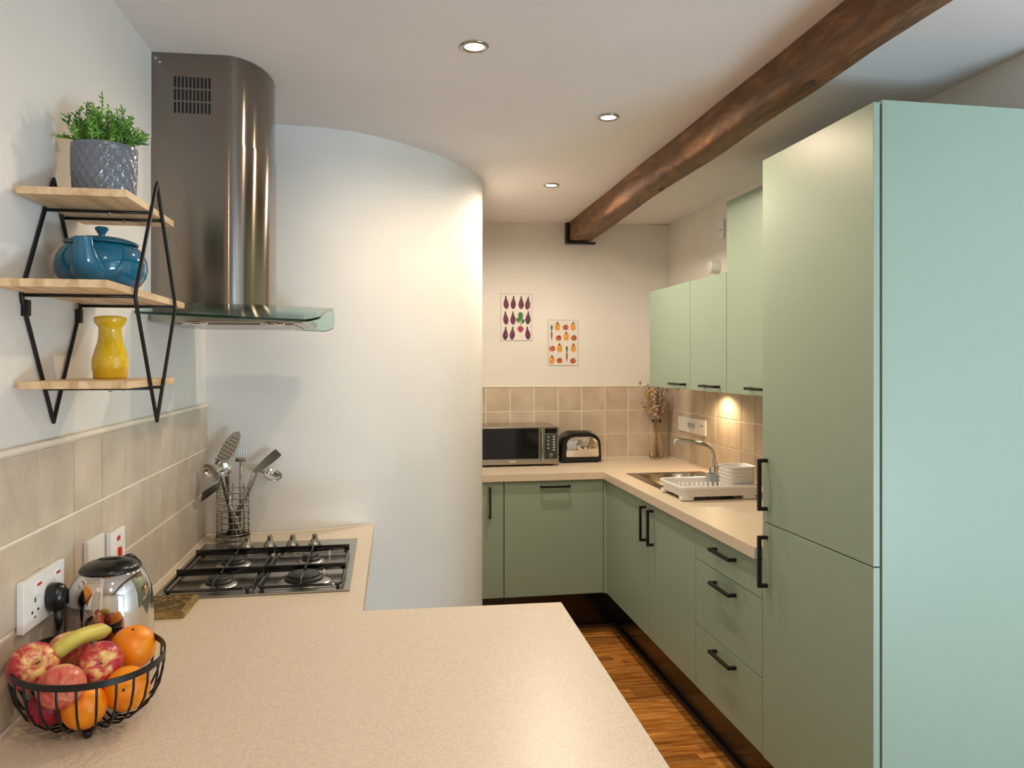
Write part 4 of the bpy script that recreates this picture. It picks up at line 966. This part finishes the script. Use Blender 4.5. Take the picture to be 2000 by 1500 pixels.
# ------------------------------------------------------------------ fruit basket
cx, cy, zr, a_, b_, ang = -0.484, 1.347, 1.010, 0.113, 0.136, 0.62
t = thing('fruit_basket', 'black wire fruit basket on ball feet at the worktop edge', 'basket', (cx, cy, 0.9))
def el(th, s=1.0, z=0.0):
    x = a_*s*math.cos(th); y = b_*s*math.sin(th)
    return Vector((cx+x*math.cos(ang)-y*math.sin(ang), cy+x*math.sin(ang)+y*math.cos(ang), z))
bm = BM(); n = 72
loft_l = []
for off, z in ((1.0, zr-0.005), (1.0, zr+0.005), (0.978, zr+0.005), (0.978, zr-0.005), (1.0, zr-0.005)):
    loft_l.append([tuple(el(2*PI*k/n, off, z)) for k in range(n)])
loft(bm, loft_l); bmesh.ops.remove_doubles(bm, verts=bm.verts[:], dist=1e-5); link('rim', bm, M['black'], t, smooth=True, ang=40)
bprof = [(1.0, zr), (0.99, zr-0.022), (0.94, zr-0.048), (0.84, zr-0.070), (0.68, zr-0.086), (0.48, zr-0.094), (0.40, zr-0.0945)]
for k in range(26):
    th = 2*PI*(k+0.5)/26; bm = BM(); tube(bm, [el(th, s*0.985, z) for s, z in bprof], 0.0019, 6); link('wire', bm, M['black'], t, smooth=True)
bm = BM(); tube(bm, [el(2*PI*k/40, 0.40, zr-0.0945) for k in range(40)], 0.003, 8, closed=True)
for k in range(-3, 4):
    q = k*0.011
    w_ = 0.40*math.sqrt(max(0.05, 1-(q/(a_*0.42))**2))*b_
    tube(bm, [(cx+q*math.cos(ang)+w_*math.sin(ang), cy+q*math.sin(ang)-w_*math.cos(ang), zr-0.0945), (cx+q*math.cos(ang)-w_*math.sin(ang), cy+q*math.sin(ang)+w_*math.cos(ang), zr-0.0945)], 0.0018, 6)
link('base_ring', bm, M['black'], t, smooth=True)
for thd in (-1.95, 0.15, 2.25):
    bm = BM(); p = el(thd, 0.44, 0); ball(bm, (p.x, p.y, 0.9075), 0.0072, 16); tube(bm, [(p.x, p.y, 0.912), (p.x, p.y, 0.9165)], 0.003, 8); link('foot', bm, M['black'], t, smooth=True)

def apple(label, loc, r, m, tilt=(0, 0), stem=True):
    t = thing('apple', label, 'apple', loc, group='apples in the wire basket')
    prof = []
    for k in range(19):
        ph = PI*k/18; rr = r*math.sin(ph)*(1+0.06*math.cos(ph)); z = -r*0.93*math.cos(ph)
        if ph > 2.55: z -= r*0.30*((ph-2.55)/0.59)**1.6
        if ph < 0.4: z += r*0.14*((0.4-ph)/0.4)**1.5
        prof.append((0 if k in (0, 18) else rr, z))
    bm = BM(); lathe(bm, prof, (0, 0, 0), 28); link('flesh', bm, m, t, smooth=True, local=True)
    if stem: bm = BM(); tube(bm, [(0, 0, r*0.55), (0.001, 0.001, r*0.8), (0.003, 0.001, r*1.05)], [0.0012, 0.0011, 0.0016], 6); link('stem', bm, M['stem'], t, smooth=True, local=True)
    t.rotation_euler = (tilt[0], 0, tilt[1]); return t
def orange(label, loc, r, tilt=(0, 0)):
    t = thing('orange', label, 'orange', loc, group='oranges in the wire basket')
    bm = BM(); lathe(bm, [(0 if k in (0, 20) else r*math.sin(PI*k/20), -r*0.97*math.cos(PI*k/20)+(-0.002 if k == 20 else 0)) for k in range(21)], (0, 0, 0), 36); link('peel', bm, M['orange'], t, smooth=True, local=True)
    bm = BM(); lathe(bm, [(0, 0.0012), (0.0022, 0.001), (0.0030, -0.0006)], (0, 0, r*0.965-0.0008), 5); link('stalk_scar', bm, M['stem'], t, local=True)
    t.rotation_euler = (tilt[0], 0, tilt[1]); return t
def uv(u, v, yc):   # measured positions in the basket: (right, up) offsets at a given distance
    c_, s_ = 0.98566, 0.16878
    X = (u-750)*c_*yc/1460; return (X, (yc-X*s_)/c_, 1.5+(708-v)*yc/1460)
apple('large red apple at the left edge of the basket, stalk end facing out', (-0.5530, 1.3090, 1.0140), 0.0375, M['apple'], (1.15, 0.55))
apple('orange-red apple at the back, half hidden behind the banana', (-0.5345, 1.3960, 1.0070), 0.0330, M['apple2'], (-0.5, 0.6))
apple('red and yellow apple in the middle in front of the banana', (-0.4640, 1.3400, 1.0010), 0.0345, M['apple'], (1.30, 0.30))
apple('pale blushed apple at the front behind the rim', (-0.4960, 1.2680, 0.9950), 0.0350, M['apple2'], (-0.9, 0.3), False)
apple('deep crimson apple low at the left of the basket', (-0.5310, 1.3030, 0.9480), 0.0300, M['apple3'], (-0.4, -0.5), False)
apple('dark red apple low in the middle between the oranges', (-0.4780, 1.3680, 0.9450), 0.0270, M['apple3'], (0.2, 0.4), False)
orange('whole orange on top at the back right of the basket', (-0.4380, 1.4180, 0.9960), 0.0385, (0.3, 0.3))
orange('orange at the bottom front of the basket', (-0.4710, 1.2900, 0.9510), 0.0340, (1.2, -0.8))
orange('orange at the right front of the basket showing its navel', (-0.4180, 1.3230, 0.9620), 0.0355, (1.25, 0.15))
def banana(label, pts, r):
    t = thing('banana', label, 'banana', pts[0])
    n = 24; P = []
    for i in range(n+1):
        u = i/n; p = Vector(pts[0])*(1-u)**2+Vector(pts[1])*2*u*(1-u)+Vector(pts[2])*u*u; P.append(p)
    rs = [r*min(1, 0.35+(i/n)*5, 0.35+(1-i/n)*5.5) for i in range(n+1)]
    bm = BM(); tube(bm, P, rs, 6 if False else 10, flat=(1, 0.95)); link('skin', bm, M['banana'], t, smooth=True)
    bm = BM(); tube(bm, [P[0]-(P[1]-P[0])*0.2, P[0]+(P[1]-P[0])*0.3], 0.004, 6); link('tip', bm, M['stem'], t)
    return t
banana('yellow-green banana lying across the top between the apples', [(-0.530, 1.312, 1.024), (-0.512, 1.362, 1.046), (-0.474, 1.412, 1.030)], 0.0145)

# ------------------------------------------------------------------ utensil holder and utensils
ux, uy = -0.503, 2.650; UR = 0.053
t = thing('utensil_holder', 'steel wire utensil holder in the corner behind the hob', 'utensil holder', (ux, uy, 0.9))
bm = BM(); lathe(bm, [(0, 0.001), (0.052, 0.001), (0.056, 0.004), (0.056, 0.018), (0.0545, 0.018), (0.0545, 0.006), (0, 0.006)], (ux, uy, 0.9), 40); link('base_cup', bm, M['steel'], t, smooth=True, ang=40)
for k in range(8):
    bm = BM(); z = 0.925+k*0.0205
    tube(bm, [(ux+UR*math.cos(q*PI/16), uy+UR*math.sin(q*PI/16), z) for q in range(32)], 0.0016, 6, closed=True); link('wire_ring', bm, M['steel'], t, smooth=True)
for k in range(8):
    a = 2*PI*k/8+0.2; bm = BM(); top = 1.085 if k not in (5, 6) else 1.095
    tube(bm, [(ux+(UR-0.003)*math.cos(a), uy+(UR-0.003)*math.sin(a), 0.91), (ux+(UR-0.003)*math.cos(a), uy+(UR-0.003)*math.sin(a), top)], 0.0018, 6); link('upright', bm, M['steel'], t, smooth=True)
def handle_rod(bm, p0, p1, r=0.0038): tube(bm, [p0, Vector(p0).lerp(Vector(p1), 0.55), p1], [r*1.3, r*1.1, r*0.8], 8)
def P_(u, v, yc): return Vector(uv(u, v, yc))
floorz = 0.912
def blade(bm, base, d, s, ln, w0, w1, holes=0, rows=0, point=False):
    """flat blade, base point, direction d, side s"""
    d = d.normalized(); s = (s-d*s.dot(d)).normalized(); nrm = d.cross(s)*0.0009
    K = 12; L1, L2 = [], []
    for i in range(K+1):
        u = i/K
        wdt = w0+(w1-w0)*min(1, u*1.6)
        if point: wdt *= math.sqrt(max(0.0, 1-u**3))+0.02
        elif u > 0.93: wdt *= 0.93
        L1.append(base+d*ln*u+s*wdt); L2.append(base+d*ln*u-s*wdt)
    for sgn in (1, -1):
        va = [bm.verts.new(p+nrm*sgn) for p in L1]; vb = [bm.verts.new(p+nrm*sgn) for p in L2]
        for i in range(K): bm.faces.new((va[i], va[i+1], vb[i+1], vb[i]))
    return d, s, nrm
# 1 perforated server
t = thing('skimmer', 'pointed perforated steel server, tallest in the utensil holder', 'utensil', (-0.51, 2.66, floorz))
bs0 = Vector((-0.555, 2.665, 1.150)); tip = Vector((-0.488, 2.672, 1.265))
bm = BM(); handle_rod(bm, (-0.488, 2.64, floorz), bs0); link('handle', bm, M['steel'], t, smooth=True)
bm = BM(); d, s, nrm = blade(bm, bs0, tip-bs0, Vector((1, 0, -0.5)), (tip-bs0).length, 0.012, 0.026, point=True); link('blade', bm, M['steel'], t)
bm = BM()
for i in range(8):
    for j in range(-2, 3):
        if abs(j)*0.0085 < 0.024*math.sqrt(1-((i+1)/9)**2):
            p = bs0+d*(0.016+i*0.013)+s*(j*0.0085); lathe(bm, [(0, 0), (0.0023, 0)], p-nrm*1.4, 8, rot=nrm.to_track_quat('Z', 'Y').to_matrix())
o = link('holes', bm, M['dark'], t)
def ladle(label, c, r, neck, bot, axis, dep=0.6, name='ladle'):
    t = thing(name, label, 'utensil', bot)
    q = Vector(axis).normalized().to_track_quat('Z', 'Y').to_matrix()
    prof = [(0 if k == 0 else r*math.sin(PI/2*k/8), -r*dep*math.cos(PI/2*k/8)) for k in range(9)]
    prof += [(r*0.95*math.sin(PI/2*k/8) if k else 0, -r*dep*0.93*math.cos(PI/2*k/8)) for k in range(8, -1, -1)]
    bm = BM(); lathe(bm, prof, c, 28, rot=q); link('bowl', bm, M['chrome'], t, smooth=True)
    bm = BM(); tube(bm, [bot, neck, Vector(neck).lerp(Vector(c), 0.5)+Vector((0, 0, 0.006)), Vector(c)+(Vector(neck)-Vector(c)).normalized()*r*0.98], [0.005, 0.0038, 0.0035, 0.0035], 8); link('handle', bm, M['steel'], t, smooth=True)
    return t
ladle('shiny round ladle drooping over the left of the holder', (-0.566, 2.61, 1.135), 0.034, (-0.530, 2.64, 1.165), (-0.500, 2.66, floorz), (-0.5, -0.6, -0.35))
ladle('large oval serving spoon above the middle of the holder', (-0.520, 2.60, 1.150), 0.027, (-0.515, 2.63, 1.12), (-0.515, 2.665, floorz), (0.55, -0.75, 0.3), 0.35, 'serving_spoon')
ladle('small round ladle leaning out to the right against the curved wall', (-0.375, 2.655, 1.118), 0.033, (-0.425, 2.65, 1.125), (-0.515, 2.645, floorz), (0.32, -0.42, 0.85), 0.5)
# slotted turner hanging to the left
def turner(label, base, d, s, ln, w0, w1, bot, slots, mid=None, holem=True):
    t = thing('slotted_turner' if slots else 'turner', label, 'utensil', bot)
    bm = BM()
    tube(bm, [bot, mid, base] if mid else [bot, base], [0.0050, 0.0040, 0.0035] if mid else [0.005, 0.0035], 8); link('handle', bm, M['steel'], t, smooth=True)
    bm = BM(); d, s, nrm = blade(bm, Vector(base), Vector(d), Vector(s), ln, w0, w1); link('blade', bm, M['steel'], t)
    if slots:
        bm = BM()
        for j in range(slots):
            o_ = (j-(slots-1)/2)*0.0075
            for sg in (1, -1):
                p = [Vector(base)+d*a+s*(o_+b)+nrm*1.3*sg for a, b in ((ln*0.3, -0.0014), (ln*0.85, -0.0014), (ln*0.85, 0.0014), (ln*0.3, 0.0014))]
                bm.faces.new([bm.verts.new(x) for x in p])
        link('slots', bm, M['dark'], t)
turner('slotted turner hanging down at the far left of the holder', (-0.535, 2.60, 1.095), (-0.045, -0.06, -0.030), (0.25, -0.1, 0.45), 0.078, 0.014, 0.023, (-0.495, 2.665, floorz), 5, (-0.535, 2.615, 1.115))
turner('plain steel turner leaning out to the upper right of the holder', (-0.436, 2.655, 1.125), (0.082, 0.03, 0.070), (0.3, -0.2, -0.25), 0.105, 0.010, 0.017, (-0.525, 2.65, floorz), 0)
# fork
t = thing('carving_fork', 'long steel fork with several tines behind the spoon', 'utensil', (-0.48, 2.68, floorz))
bm = BM(); handle_rod(bm, (-0.484, 2.675, floorz), (-0.484, 2.682, 1.165)); link('handle', bm, M['steel'], t, smooth=True)
bm = BM(); box(bm, -0.502, -0.466, 2.680, 2.683, 1.160, 1.175, 0.001)
for k in range(5): tube(bm, [(-0.500+k*0.008, 2.6815, 1.172), (-0.499+k*0.008, 2.684, 1.205)], 0.0015, 6)
link('tines', bm, M['steel'], t, smooth=True, ang=30)
# short thick handle tool
t = thing('potato_masher', 'thick steel tool lying diagonally inside the holder', 'utensil', (-0.47, 2.63, floorz))
bm = BM(); tube(bm, [(-0.470, 2.625, 0.915), (-0.510, 2.635, 1.02), (-0.515, 2.64, 1.07)], [0.009, 0.0075, 0.004], 12); link('grip', bm, M['steel'], t, smooth=True)
